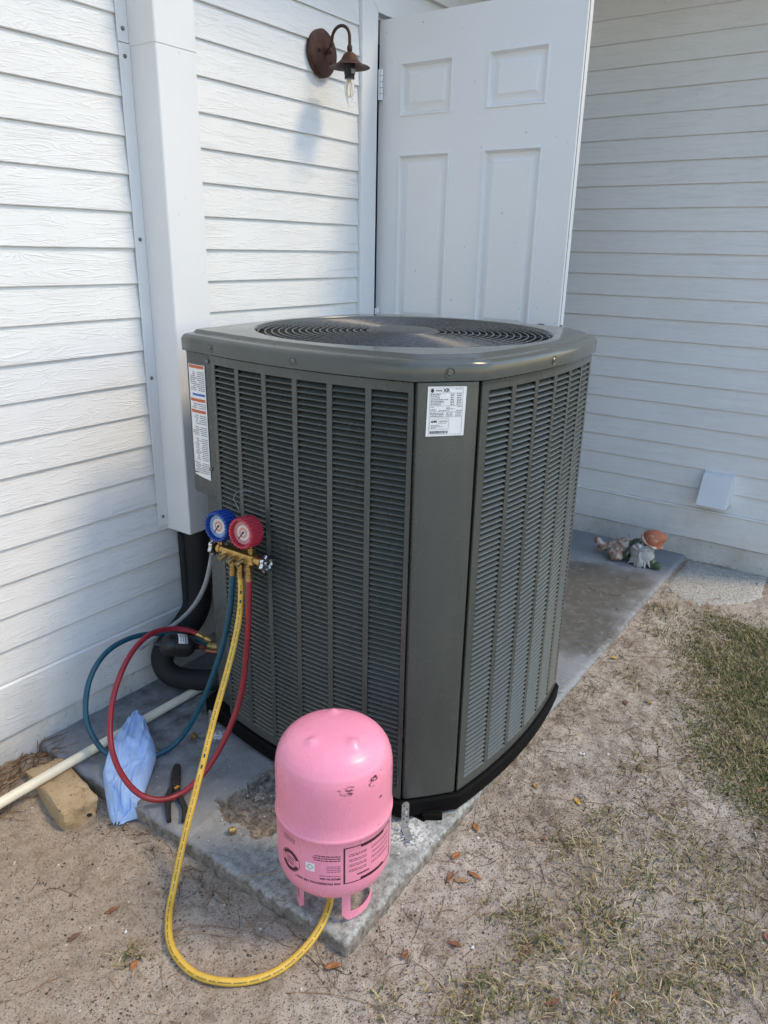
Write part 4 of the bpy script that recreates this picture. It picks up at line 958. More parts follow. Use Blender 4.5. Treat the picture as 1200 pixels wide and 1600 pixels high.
def hose(name, label, mat, P, r=.0078, ends=((True, True)), marks=None):
    Q = smooth_path(spline(P, 9), 10)
    o = thing(name, tuple(Q[0]), label, 'hose')
    tube = MB().tube(Q, r, 14).build('tube', mat, o, 60)
    if ends[0]:
        a, d = Q[0], (Q[0]-Q[2]).normalized(); MB().lathe([(r*1.15, -.012), (r*1.2, .004), (r*1.05, .005), (r*1.05, .012)], a, d, 14).build('crimp_ferrule', 'brass', o, 40)
    if ends[1]:
        a, d = Q[-1], (Q[-1]-Q[-3]).normalized(); MB().lathe([(r*1.15, -.014), (r*1.2, .004), (r*.9, .005), (r*.9, .012), (r*1.35, .0125), (r*1.35, .026), (r*.8, .027), (r*.8, .034)], a, d, 12).build('coupling', 'brass', o, 30)
    if marks:
        mk = MB(); rr = random.Random(4); s = 0; nxt = .05; camd = Vector((0, -1.875, 1.378))
        side = Vector(marks)
        acc = [0]
        for i in range(1, len(Q)): acc.append(acc[-1]+(Q[i]-Q[i-1]).length)
        def atlen(l):
            for i in range(1, len(Q)):
                if acc[i] >= l: f = (l-acc[i-1])/max(1e-6, acc[i]-acc[i-1]); return Q[i-1].lerp(Q[i], f), (Q[i]-Q[i-1]).normalized()
            return Q[-1], (Q[-1]-Q[-2]).normalized()
        def patch(l0, l1, w0, w1):
            pts = []
            for l in (l0, l1):
                p, tn = atlen(l); n = (side-tn*side.dot(tn)).normalized(); b = tn.cross(n)
                for w in (w0, w1):
                    a = w/r; pts.append(p+n*math.cos(a)*(r+.0003)+b*math.sin(a)*(r+.0003))
            mk.add(pts, [(0, 1, 3, 2)])
        l = .03
        while l < acc[-1]-.05:
            if rr.random() < .05: patch(l, l+.009, -.0020, .0020); l += .026; patch(l, l+.009, -.0020, .0020); l += .024; continue
            for _ in range(rr.randint(3, 7)):
                w = rr.uniform(.0014, .0026); patch(l, l+w, -.0012, .0012); l += w+.0016
            l += .0045
        tag(mk.build('print', 'ink', tube, 0), kind='stuff')
    return o
hose('charging_hose', 'yellow charging hose running from the gauges across the sand to the pink cylinder', 'hose_yellow',
     [(1.228, -.573, .588), (1.222, -.574, .50), (1.186, -.585, .418), (1.126, -.607, .342), (1.063, -.630, .272), (1.000, -.653, .188), (.937, -.676, .109), (.879, -.698, .031), (.828, -.724, -.030), (.779, -.767, -.034), (.737, -.821, -.034), (.719, -.874, -.034), (.718, -.934, -.034), (.747, -.997, -.034), (.792, -1.042, -.033), (.845, -1.065, -.030), (.903, -1.078, -.012), (.948, -1.076, .006), (.982, -1.064, .013), (1.004, -1.052, .022), (1.018, -1.045, .032)], .0080, (True, False), (-.6, -.55, .6))
hose('charging_hose', 'dark red charging hose looping over the blue rag to the filter', 'hose_red',
     [(1.228, -.603, .588), (1.222, -.601, .483), (1.212, -.597, .374), (1.197, -.592, .273), (1.171, -.583, .193), (1.133, -.569, .118), (1.087, -.552, .056), (1.033, -.532, .018), (.972, -.513, .020), (.935, -.472, .042), (.937, -.400, .070), (.961, -.330, .105), (1.000, -.280, .161), (1.049, -.250, .225), (1.126, -.220, .280), (1.211, -.200, .298), (1.288, -.195, .280), (1.335, -.220, .262), (1.358, -.246, .243)], .0078)
hose('charging_hose', 'teal blue charging hose looping behind the red hose by the wall', 'hose_blue',
     [(1.228, -.545, .588), (1.224, -.532, .479), (1.217, -.509, .379), (1.208, -.472, .271), (1.193, -.412, .131), (1.159, -.362, .030), (1.098, -.345, .010), (1.035, -.312, .012), (.989, -.260, .036), (.973, -.220, .099), (.983, -.190, .154), (1.026, -.160, .223), (1.103, -.130, .259), (1.189, -.120, .264), (1.280, -.120, .242), (1.36, -.17, .215), (1.385, -.27, .205)], .0078)

# ------------------------------------------------------------------ refrigerant lines
def lines():
    t = thing('suction_line', (1.52, -.06, .1), 'fat black insulated pipe bending out from under the white cover', 'pipe')
    P = spline([(1.520, -.062, .56), (1.520, -.062, .45), (1.518, -.062, .33), (1.505, -.062, .235), (1.455, -.060, .178), (1.395, -.060, .150), (1.345, -.068, .120), (1.328, -.095, .085), (1.345, -.130, .058), (1.380, -.180, .050), (1.415, -.240, .056), (1.445, -.31, .085)], 8)
    n = len(P); rad = [.046 if i < n*.35 else .046-.012*min(1, (i-n*.35)/(n*.25)) for i in range(n)]
    P = smooth_path(P, 4); MB().tube(P, rad, 22).build('insulation', 'insul', t, 60)
    t = thing('filter_drier', (1.31, -.195, .21), 'black filter drier canister with a white sticker above the black pipe', 'filter')
    o = Vector((1.272, -.176, .226)); ax = (Vector((1.345, -.218, .203))-o).normalized()
    MB().lathe([(.008, -.03), (.011, -.012), (.024, -.004), (.033, .006), (.0345, .012), (.0345, .026), (.0335, .027), (.0335, .030), (.0345, .031), (.0345, .072), (.033, .079), (.022, .091), (.010, .098), (.008, .11)], o, ax, 32).build('canister', 'black_plastic', t, 35)
    u = Vector((0, 0, 1)); u = (u-ax*u.dot(ax)).normalized(); w = ax.cross(u)
    if w.dot(Vector((-.6, -.7, 0))) < 0: w = -w
    def S(h, a, r): return o+ax*h+(u*math.cos(a)+w*math.sin(a))*r
    lo = [[S(h, a, .0351) for h in (.036, .064)] for a in np.linspace(-.35, .95, 12)]
    st = MB().loft(lo, False).build('sticker', 'label', t, 60, 0, 0, .0005)
    ik = MB(); rr = random.Random(2)
    for h in (.043, .050, .057):
        a = .1
        while a < .85:
            k = rr.uniform(.04, .12); ik.add([S(h-.0016, a, .0356), S(h+.0016, a, .0356), S(h+.0016, a+k, .0356), S(h-.0016, a+k, .0356)], [(0, 1, 2, 3)]); a += k+.05
    tag(ik.build('print', 'ink', st, 0), kind='stuff')
    e = o+ax*.105; MB().tube(spline([e, e+ax*.02, (1.380, -.236, .180), (1.402, -.262, .172), (1.415, -.300, .185), (1.42, -.325, .20)], 6), .0062, 10).build('liquid_pipe', 'copper', t, 60)
    MB().lathe([(.0085, 0), (.0085, .018)], e, ax, 12).build('pipe_sleeve', 'copper', t, 40)
    t = tag(MB().tube(smooth_path(spline([(1.372, -.318, .74), (1.372, -.315, .66), (1.380, -.300, .552), (1.388, -.276, .481), (1.392, -.236, .389), (1.396, -.170, .300), (1.388, -.095, .225), (1.340, -.05, .185), (1.28, -.04, .16)], 8), 3), .0072, 12).build('electric_cable', 'conduit', None, 60), 'thin grey sheathed cable curving down behind the blue gauge', 'cable')
    t = thing('dark_fill_pipe', (1.45, -.1, .1), 'thin black pipe with taped joint, added to fill the shade behind the filter', 'pipe')  # added dark pipe, fills the shade below the line cover
    MB().tube(smooth_path(spline([(1.475, -.045, .5), (1.472, -.05, .3), (1.45, -.07, .16), (1.40, -.10, .13), (1.345, -.13, .15), (1.30, -.155, .20), (1.268, -.174, .226)], 7), 3), .0125, 12).build('sleeve', 'insul', t, 60)
    MB().lathe([(.0135, -.02), (.016, -.012), (.0155, .0), (.0165, .012), (.0135, .02)], (1.40, -.10, .132), (-.8, -.45, .1), 14).build('tape_wrap', 'black_plastic', t, 30)
    # thin dark wire, added to fill the shade behind
    t = tag(MB().tube(smooth_path(spline([(1.40, -.305, .74), (1.405, -.29, .6), (1.40, -.285, .5), (1.405, -.28, .42), (1.395, -.275, .37)], 6), 2), [.005]*25, 8).build('dark_fill_wire', 'black_plastic', None, 60), 'thin black wire added to fill the shade behind the condenser corner', 'wire')
lines()
def pvc():
    t = thing('drain_pipe', (.9, -.19, .02), 'cream plastic drain pipe lying on the pad and over the tan stone', 'pipe')
    n = 30; P = [(1.40+(.05-1.40)*i/n, -.186-.006*math.sin(i/n*3), .0155+.006*math.sin(min(1, i/n*1.4)*3.1)) for i in range(n+1)]
    mb = MB(); mb.tube(P, .0134, 20, False); Pi = [P[0], P[1], P[2]]; mb.build('pipe', 'pvc', t, 60)
    MB().lathe([(.0134, 0), (.0105, .0002), (.0104, -.01)], P[0], (1, 0, 0), 20).build('pipe_end', 'pvc', t, 40)
pvc()
def brick():
    bm = bmesh.new(); bmesh.ops.create_cube(bm, size=1); bmesh.ops.bevel(bm, geom=bm.edges[:], offset=.06, segments=2, affect='EDGES', profile=.5); bmesh.ops.subdivide_edges(bm, edges=bm.edges[:], cuts=7, use_grid_fill=True)
    for v in bm.verts:
        p = v.co.copy(); d = mnoise.noise(p*3.1)*.05+mnoise.noise(p*8)*.045+mnoise.noise(p*19)*.03
        v.co += p.normalized()*d; q = v.co; x, y, z = q.x*.096, q.y*.215, q.z*.100
        if q.y < -.2: z -= .012*(-.2-q.y)*2
        v.co = (x, y, z)
    for c, r in (((-.012, -.115, .004), .007), ((.006, -.115, -.006), .009)):
        for v in bm.verts:
            d = (v.co-Vector(c)).length
            if d < r*1.4: v.co.y += .012*(1-d/(r*1.4))
    me = bpy.data.meshes.new('stone_block'); bm.to_mesh(me); bm.free(); o = bpy.data.objects.new('stone_block', me); sc.collection.objects.link(o)
    o.location = (.868, -.222, -.047); o.rotation_euler = (R(2), R(1), R(-8)); me.materials.append(M['stone']); me.polygons.foreach_set('use_smooth', [True]*len(me.polygons)); me.set_sharp_from_angle(angle=R(45))
    tag(o, 'rough tan stone block propping the cream pipe', 'stone')
brick()

# ------------------------------------------------------------------ rag, pliers, caps
def rag():
    left = [(1.160, -.160), (1.123, -.176), (1.066, -.207), (.989, -.253), (.950, -.289), (.920, -.345), (.900, -.385), (.888, -.415)]
    right = [(1.168, -.166), (1.153, -.231), (1.109, -.317), (1.070, -.365), (1.040, -.392), (.974, -.436), (.932, -.456), (.898, -.438)]
    zz = [.040, .050, .050, .044, .030, .014, -.028, -.048]
    nu, nv = 80, 44; lo = []
    def lerp(L, t): i = min(len(L)-2, int(t*(len(L)-1))); f = t*(len(L)-1)-i; return [a+(b-a)*f for a, b in zip(L[i], L[i+1])] if isinstance(L[0], tuple) else L[i]+(L[i+1]-L[i])*f
    for i in range(nu+1):
        t = i/nu; a, b, z = lerp(left, t), lerp(right, t), lerp(zz, t); row = []
        for j in range(nv+1):
            s = j/nv; x, y = a[0]+(b[0]-a[0])*s, a[1]+(b[1]-a[1])*s; cr = math.sin(math.pi*s)
            w = .012*cr*math.sin(math.pi*min(1, t*1.15))*(1 if t < .8 else .6)
            f1 = .012*nz(s*1.5+.6*t, t*3.0, 2.6, 81)+.006*nz(s*2, t*3, 6, 82)
            ridge = 0
            for (c0, sl, wd, am) in ((.30, .30, .035, .011), (.62, -.35, .025, .014), (.85, -.55, .035, .010), (.15, .75, .025, .010), (.48, .10, .02, .008)):
                q_ = (s-c0-sl*(t-.45))/wd; ridge += am*math.exp(-q_*q_*1.6)*min(1, 3*t)
            for (c0, sl, wd, am) in ((.38, .25, .03, .008), (.62, -.3, .025, .009), (.80, .2, .03, .007)):
                q_ = (t-c0-sl*(s-.5))/wd; ridge += am*math.exp(-q_*q_*1.6)*math.sin(math.pi*min(1, s*1.1))
            e = min(s, 1-s); zf = z+w*.8+(f1+ridge)*min(1, e*6+.15)
            floor = .006 if x > .935 else gz(x, y)+.006
            if abs(y+.19) < .03: floor = max(floor, .034)
            if e < .10: zf = zf*(e/.10)**.5+max(floor, z-.035)*(1-(e/.10)**.5)
            row.append((x+.010*nz(s, t, 4, 83), y+.010*nz(s, t, 4, 84), max(floor, zf)))
        lo.append(row)
    o = MB().loft(lo, False).build('rag', 'cloth', None, 180, 0, 0, .0012); md = o.modifiers.new('sub', 'SUBSURF'); md.levels = 1; md.render_levels = 1
    tag(o, 'crumpled pale blue rag hanging over the pad edge under the red hose', 'rag')
rag()
def pliers():
    t = thing('pliers', (1.03, -.49, .0), 'black handled pliers lying open on the concrete pad', 'pliers')
    z = .010
    def ribbon(pts, wid, h0, h1, name, mat, bev):
        P = [Vector((x, y, 0)) for x, y in pts]; lo = []
        for i, p in enumerate(P):
            tn = (P[min(i+1, len(P)-1)]-P[max(i-1, 0)]).normalized(); n = Vector((-tn.y, tn.x, 0)); w = wid[i]
            lo.append([(p.x+n.x*w, p.y+n.y*w, h0), (p.x+n.x*w, p.y+n.y*w, h1), (p.x-n.x*w, p.y-n.y*w, h1), (p.x-n.x*w, p.y-n.y*w, h0)])
        return MB().loft(lo, True, True, True).build(name, mat, t, 40, bev)
    ribbon([(1.096, -.426), (1.088, -.432), (1.068, -.452), (1.046, -.477), (1.030, -.494)], [.0065, .0105, .0125, .0135, .012], .003, .017, 'jaw', 'pliers_steel', .0025)
    MB().lathe([(.0115, .0172), (.0105, .020), (.0001, .0205)], (1.037, -.487, 0), (0, 0, 1), 20).build('pivot', 'pliers_steel', t, 40)
    MB().box((1.0235, -.505, .0125), (1.036, -.4975, .0182)).build('paint_mark', plain('orange paint mark', (.55, .26, .03), .5), t, 0)
    for pts in ([(1.030, -.484), (1.012, -.494), (.990, -.512), (.972, -.535), (.955, -.557), (.940, -.578)], [(1.036, -.498), (1.020, -.518), (1.008, -.545), (.995, -.572), (.978, -.592), (.962, -.606)]):
        Q = spline(pts, 5); n = len(Q); MB().tube([(q.x, q.y, z) for q in Q], [.0062+.0022*math.sin(math.pi*min(1, i/n*1.2)) for i in range(n)], 12).build('handle_grip', 'grip', t, 60)
pliers()
CAPS = [((1.214, -.357), 40, 'small brass flare cap lying nearest the condenser strap'), ((1.100, -.326), 100, 'small brass cap lying beside the blue rag and teal hose'), ((1.018, -.722), 150, 'dark brass cap lying on the bare front of the pad')]
for (x, y), a, lab in CAPS:
    t = thing('brass_cap', (x, y, 0), lab, 'cap', 'brass caps on the pad'); d = (math.cos(R(a)), math.sin(R(a)), .05); zc = .0085 if y > -.6 else .003
    b = MB().lathe([(.0001, -.009), (.0075, -.009), (.0085, -.007), (.0085, .007), (.0072, .009), (.0055, .009), (.0052, -.002), (.0001, -.002)], (x, y, zc), d, 6).build('cap_body', 'brass_dull', t, 0, .0008)
    MB().lathe([(.0089, -.0015), (.0089, .0015)], (x, y, zc), d, 18).build('cap_collar', 'brass', t, 40)

# ------------------------------------------------------------------ vent hood
def vent():
    t = thing('vent_hood', (3.61, -1.236, .36), 'white dryer vent hood on the shaded siding wall', 'vent')
    X = 3.6205; y0, y1 = -1.172, -1.300
    MB().box((X-.004, y1-.006, .290), (X+.006, y0+.006, .436)).build('flange', 'vent', t, 0, .002)
    prof = [(0.004, .430), (.022, .431), (.036, .424), (.104, .292), (.101, .288), (.033, .418), (.020, .4255), (.004, .425)]
    lo = [[(X-d*(1 if s in (0, 1) else 1), y0+(y1-y0)*s, z) for d, z in prof] for s in (0, .33, .66, 1)]
    MB().loft(lo, True, True, True).build('hood', 'vent', t, 30, .001)
    for y in (y0, y1):
        s = .0018 if y == y0 else -.0018
        MB().prism([(.004, .429), (.021, .430), (.035, .423), (.101, .294), (.070, .290), (.004, .292)], lambda u, v, d: (X-u, d, v), y-s*1.2, y-s*.2+s*0).build('cheek', 'vent', t, 0)
    MB().box((X-.030, y1+.012, .300), (X-.026, y0-.012, .38)).build('flap', 'black_plastic', t, 0)
vent()

# ------------------------------------------------------------------ gnome
def gnome():
    t = thing('garden_gnome', (3.38, -.95, 0), 'weathered lying garden gnome with orange hat on the painted pad', 'gnome')
    g = lambda a, b, c=0.0: 1
    def E(c, r, rot=(0, 0, 0), fn=None, seg=22, rings=14):
        from mathutils import Euler
        return (c, r, Euler([R(q) for q in rot]).to_matrix(), fn, seg, rings)
    def mk(name, mat, els):
        mb = MB()
        for c, r, ro, fn, sg, rg in els: mb.ellip(c, r, ro, sg, rg, fn)
        o = mb.build(name, mat, t, 60)
        if len(els) > 1: md = o.modifiers.new('rm', 'REMESH'); md.mode = 'VOXEL'; md.voxel_size = .0035; md.use_smooth_shade = True
        return o
    # local axes: the figure lies along y, feet towards +y, its front to -x
    mk('trousers', 'g_brown', [E((3.405, -.912, .054), (.036, .055, .042), (20, 0, 0)), E((3.388, -.858, .048), (.026, .045, .028), (-14, 0, 0)), E((3.36, -.885, .032), (.026, .040, .028), (0, 0, 20))])
    mk('boot', 'g_brown', [E((3.378, -.815, .040), (.020, .032, .024), (-25, 0, 0)), E((3.372, -.792, .060), (.017, .018, .030), (-38, 0, 0))])
    mk('boot', 'g_brown', [E((3.336, -.898, .028), (.027, .030, .028)), E((3.334, -.888, .026), (.028, .026, .026))])
    mk('tunic', 'g_green', [E((3.40, -.960, .058), (.042, .036, .054), (15, 0, 0)), E((3.358, -.936, .042), (.026, .013, .040), (30, 0, 10)), E((3.43, -.985, .07), (.03, .04, .035))])
    # beard: a fan of overlapping locks spreading down to the pad
    els = [E((3.362, -1.006, .052), (.040, .060, .050), (25, 0, 0))]; rr = random.Random(6)
    for q in range(60):
        f = rr.random(); a = rr.uniform(-55, 62); cy_, cz_ = -1.004+.062*math.sin(R(a))*f, .074-.056*f*math.cos(R(a)*.6)
        els.append(E((3.322+.022*abs(math.sin(R(a)))+.006*(1-f), cy_, max(.010, cz_)), (.010, .0058, .028), (a*.75+rr.uniform(-12, 12), rr.uniform(-8, 14), 0), None, 10, 8))
    o = mk('beard', 'g_white', els); o.modifiers['rm'].voxel_size = .0022
    mk('head', 'g_face', [E((3.377, -1.014, .085), (.038, .042, .042))])
    els = [E((3.328, -.998, .100), (.014, .013, .0115)), E((3.328, -.982, .089), (.011, .019, .008), (25, 0, 0)), E((3.330, -1.018, .086), (.011, .021, .008), (-30, 0, 0))]
    o = mk('nose', 'g_face', els); o.modifiers['rm'].voxel_size = .002
    for y, z in ((-.997, .114), (-1.022, .107)): MB().ellip((3.338, y, z+.004), (.006, .0070, .0055)).build('eye', 'g_dark', t, 60)
    ax = Vector((-.12, -.46, .84)).normalized(); o = Vector((3.386, -1.034, .118))
    MB().lathe([(.0001, -.004), (.048, -.006), (.055, -.001), (.057, .006), (.050, .012)], o, ax, 40, lambda k, r, h: 1+.045*math.sin(k*.94)).build('hat_brim', 'g_rim', t, 60)
    lo = []
    u = Vector((1, 0, 0)); w = ax.cross(u).normalized(); u = w.cross(ax)
    for i in range(16):
        f = i/15; c = o+ax*(.006+.066*f)+Vector((-.004, -.020, -.014))*f*f; r = .053*math.sqrt(max(0, 1-f**2.6))*(1-.18*f)+.001
        lo.append([c+(u*math.cos(a)+w*math.sin(a))*r*(1+.07*math.sin(2*a+5*f)-.16*math.exp(-((math.sin((a-3.6-1.6*f)/2))/.13)**2)) for a in np.linspace(0, 2*math.pi, 49)[:-1]])
    MB().loft(lo, True, True, True).build('hat', 'g_orange', t, 60)
    mk('sleeve', 'g_green', [E((3.352, -1.080, .017), (.022, .030, .017), (-14, 0, 0)), E((3.358, -1.052, .026), (.02, .022, .024))])
gnome()

# ------------------------------------------------------------------ paver
def pavers():
    for poly, lab, seed in (([(3.60, -1.165), (3.40, -1.160), (3.18, -1.155), (3.14, -1.24), (3.10, -1.33), (3.14, -1.40), (3.22, -1.46), (3.33, -1.535), (3.45, -1.53), (3.612, -1.52)], 'rough grey aggregate concrete slab set against the wall beside the pad', 1), ([(3.612, -1.555), (3.40, -1.56), (3.28, -1.60), (3.25, -1.72), (3.40, -1.78), (3.62, -1.76)], 'second aggregate concrete slab at the right edge by the wall', 2)):
        n = len(poly); P = []
        for i in range(n):
            a, b = Vector(poly[i]), Vector(poly[(i+1) % n])
            for k in range(8): q = a.lerp(b, k/8); P.append((q.x+.010*nz(q.x, q.y, 18, seed+90), q.y+.010*nz(q.x, q.y, 18, seed+95)))
        c = Vector((sum(p[0] for p in P)/len(P), sum(p[1] for p in P)/len(P))); lo = []
        for f, z in ((1.0, -.14), (1.0, -.03), (.985, -.017), (.95, -.012), (.8, -.011), (.5, -.010), (.2, -.010)):
            lo.append([(c.x+(p[0]-c.x)*f, c.y+(p[1]-c.y)*f, z+.003*nz(p[0]*f, p[1]*f, 20, 97)) for p in P])
        o = MB().loft(lo, True, True, True).build('concrete_paver', 'aggr', None, 50); tag(o, lab, 'paver')
pavers()

# ------------------------------------------------------------------ litter and grass
LEAVES = [(2.457, -1.194, 4, 'small yellow leaf on the sand beside the far pad edge'), (1.424, -1.19, 0, 'orange brown leaf standing alone right of the condenser corner'), (1.284, -1.265, 0, 'bright orange leaf, rightmost of the cluster near the cylinder'), (1.249, -1.218, 1, 'dull brown leaf in the cluster near the cylinder, upper left'), (1.256, -1.244, 2, 'tan leaf in the middle of the cluster near the cylinder'), (1.31, -1.198, 0, 'small orange leaf between the pad corner and the leaf cluster'), (1.656, -1.251, 2, 'small tan leaf on the grey sand right of the condenser'), (1.67, -1.367, 4, 'pale orange leaf curl in the middle of the sand'), (1.015, -1.244, 1, 'reddish leaf on the sand below the pad corner'), (1.102, -1.542, 1, 'red brown leaf at the bottom edge among dry grass'), (1.185, -1.642, 0, 'orange brown leaf near the bottom right among grass'), (2.008, -1.766, 1, 'brown leaf on the lawn near the right edge'), (1.515, -1.866, 1, 'reddish leaf at the right edge in the sparse grass'), (2.196, -1.324, 3, 'dark brown leaf on sand left of the lawn'), (2.245, -1.383, 2, 'tan leaf at the lawn border'), (1.178, -1.448, 3, 'dark leaf in the grass left of the tufts'), (.936, -.785, 2, 'tan leaf on the sand in front of the pad edge'), (.718, -.648, 1, 'small red leaf on the brown sand at left'), (.658, -.803, 0, 'orange leaf inside the grass tuft at lower left'), (.626, -.643, 3, 'dark leaf on the sand at the left edge'), (1.101, -1.317, 1, 'thin reddish leaf below the leaf cluster'), (.925, -.045, 0, 'rust brown leaf tucked between wall and stone'), (.900, -1.140, 0, 'small orange leaf in front of the pad tip')]
for i, (x, y, k, lab) in enumerate(LEAVES):
    rr = random.Random(i*7+1); Ln, W = rr.uniform(.013, .021), rr.uniform(.0060, .0090); a = rr.uniform(0, 6.28); cu = rr.uniform(.15, .5); lo = []
    ca, sa = math.cos(a), math.sin(a); z0 = gz(x, y)+.004
    for q in range(9):
        f = q/8; w = W*math.sin(math.pi*min(.985, f*.97+.015))**.8*(1-.25*f); row = []
        for s in (-1, -.5, 0, .5, 1):
            lx, ly, lz = (f-.5)*Ln*2, s*w, cu*abs(s)**1.6*w*.9+cu*.35*Ln*(f-.5)**2*3+.0012*math.sin(9*f+3*s); row.append((x+lx*ca-ly*sa, y+lx*sa+ly*ca, z0+lz))
        lo.append(row)
    o = MB().loft(lo, False).build('dry_leaf', 'leaf%d' % k, None, 60, 0, 0, .0006); tag(o, lab, 'leaf', 'dry leaves on the ground')

def cloud(name, V, F, Cc, mat, **kw):
    me = bpy.data.meshes.new(name); me.from_pydata(V, [], F); at = me.color_attributes.new('col', 'FLOAT_COLOR', 'POINT'); at.data.foreach_set('color', np.array(Cc, dtype=np.float32).ravel())
    me.materials.append(M[mat]); o = bpy.data.objects.new(name, me); sc.collection.objects.link(o); tag(o, **kw); return o
def blades(spec):
    """spec: x,y,height,lean angle,lean,width,colour -> flat lists"""
    V, F, Cc = [], [], []
    for x, y, h, a, ln, w, c in spec:
        z = gz(x, y)-.004; ca, sa = math.cos(a), math.sin(a); k = len(V); b = a+1.57+random.Random(int(x*1e5)).uniform(-.6, .6); wx, wy = math.cos(b)*w, math.sin(b)*w
        for f, ww in ((0, 1), (.5, .85), (1, 0)):
            d = ln*h*(f**1.6); zz = z+h*f*math.sqrt(max(.05, 1-ln*ln*.85*f)); px, py = x+ca*d, y+sa*d
            if ww: V += [(px-wx*ww, py-wy*ww, zz), (px+wx*ww, py+wy*ww, zz)]; Cc += [(*c, 1), (*c, 1)]
            else: V.append((px, py, zz)); Cc.append((*[min(1, q*1.25) for q in c], 1))
        F += [(k, k+1, k+3, k+2), (k+2, k+3, k+4)]
    return V, F, Cc
GREEN = [(.085, .11, .028), (.11, .125, .035), (.065, .095, .03), (.13, .135, .045)]; DRY = [(.30, .225, .11), (.22, .16, .075), (.38, .30, .165), (.16, .115, .055), (.22, .18, .065), (.45, .37, .23)]
def gcol(rr, green):
    c = rr.choice(GREEN) if rr.random() < green else rr.choice(DRY); k = rr.uniform(.75, 1.3); return tuple(min(1, q*k) for q in c)
BX = [1.2, 1.55, 1.83, 1.91, 2.09, 2.36, 2.73, 3.1, 3.22, 6.0]; BY = [-2.35, -2.05, -1.83, -1.66, -1.53, -1.425, -1.356, -1.37, -1.62, -1.95]
def lawn():
    rr = random.Random(21); S = []
    while len(S) < 72000:
        near = rr.random() < .78
        x, y = (rr.uniform(1.6, 3.5), rr.uniform(-2.1, -1.28)) if near else (rr.uniform(1.2, 4.6), rr.uniform(-3.0, -1.3))
        yb = float(np.interp(x, BX, BY))+.06*nz(x, y, 6, 101)+.03*nz(x, y, 17, 102)
        if y > yb+.10: continue
        if 3.05 < x < 3.7 and y > -1.85 and rr.random() < .85: continue
        if rr.random() < 1.0*max(0, nz(x, y, 10, 103)): continue
        e = min(1, (yb+.10-y)/.30); g = .52+.45*nz(x, y, 3.6, 104)
        if rr.random() > e: continue
        S.append((x, y, rr.uniform(.010, .030)*(.5+.6*e), rr.uniform(0, 6.28), rr.uniform(.45, .97), rr.uniform(.0009, .0021), gcol(rr, g)))
    V, F, Cc = blades(S); cloud('lawn_grass', V, F, Cc, 'grass', label='short half dry lawn grass at the right', cat='grass', kind='stuff')
lawn()
TUFTS = [(1.513, -1.43, .09, 90, .25), (1.40, -1.50, .08, 60, .2), (1.238, -1.435, .10, 110, .55), (1.20, -1.47, .07, 60, .4), (1.332, -1.562, .10, 160, .55), (1.44, -1.82, .12, 140, .3), (.99, -1.40, .10, 110, .45), (1.06, -1.47, .10, 90, .4), (1.203, -1.689, .14, 200, .4), (1.55, -1.58, .09, 70, .5), (1.66, -1.46, .06, 45, .6), (1.35, -1.75, .14, 150, .25), (1.62, -1.72, .14, 160, .35), (.672, -.775, .035, 30, .4), (2.36, -1.30, .06, 40, .3), (2.95, -1.22, .09, 110, .55), (2.75, -1.25, .07, 50, .35), (1.49, -1.60, .08, 50, .6), (1.9, -1.45, .06, 40, .25), (1.72, -1.60, .1, 80, .3), (.84, -1.40, .08, 45, .5), (.90, -1.27, .05, 30, .3), (1.12, -1.58, .12, 130, .45)]
def tufts():
    rr = random.Random(5); S = []
    for x, y, r, n, g in TUFTS:
        for _ in range(int(n*2.1)):
            a = rr.uniform(0, 6.28); q = r*math.sqrt(rr.random())*rr.uniform(.4, 1.3); px, py = x+q*math.cos(a), y+q*math.sin(a)
            if px > .92 and py > -1.16 and px < 3.7: continue
            lie = rr.random() < .6; S.append((px, py, rr.uniform(.012, .044), rr.uniform(0, 6.28), rr.uniform(.93, .995) if lie else rr.uniform(.4, .93), rr.uniform(.0006, .0022), gcol(rr, g*.35 if lie else g)))
    # scattered straw over the sand of the lower right
    for _ in range(38000):
        x = rr.uniform(.3, 3.2); y = rr.uniform(-2.3, -.2)
        if x > .92 and y > -1.16: continue
        w = .10+max(0, min(1, (-y-1.18)/.4))*.9 if x > .9 else .07
        w *= max(0, min(1, .5+1.5*nz(x, y, 5, 111)))
        if rr.random() > w: continue
        S.append((x, y, rr.uniform(.008, .034), rr.uniform(0, 6.28), rr.uniform(.90, .995), rr.uniform(.0005, .0012), gcol(rr, .10)))
    V, F, Cc = blades(S); cloud('grass_tufts', V, F, Cc, 'grass', label='sparse grass tufts and straw on the sand', cat='grass', kind='stuff')
tufts()
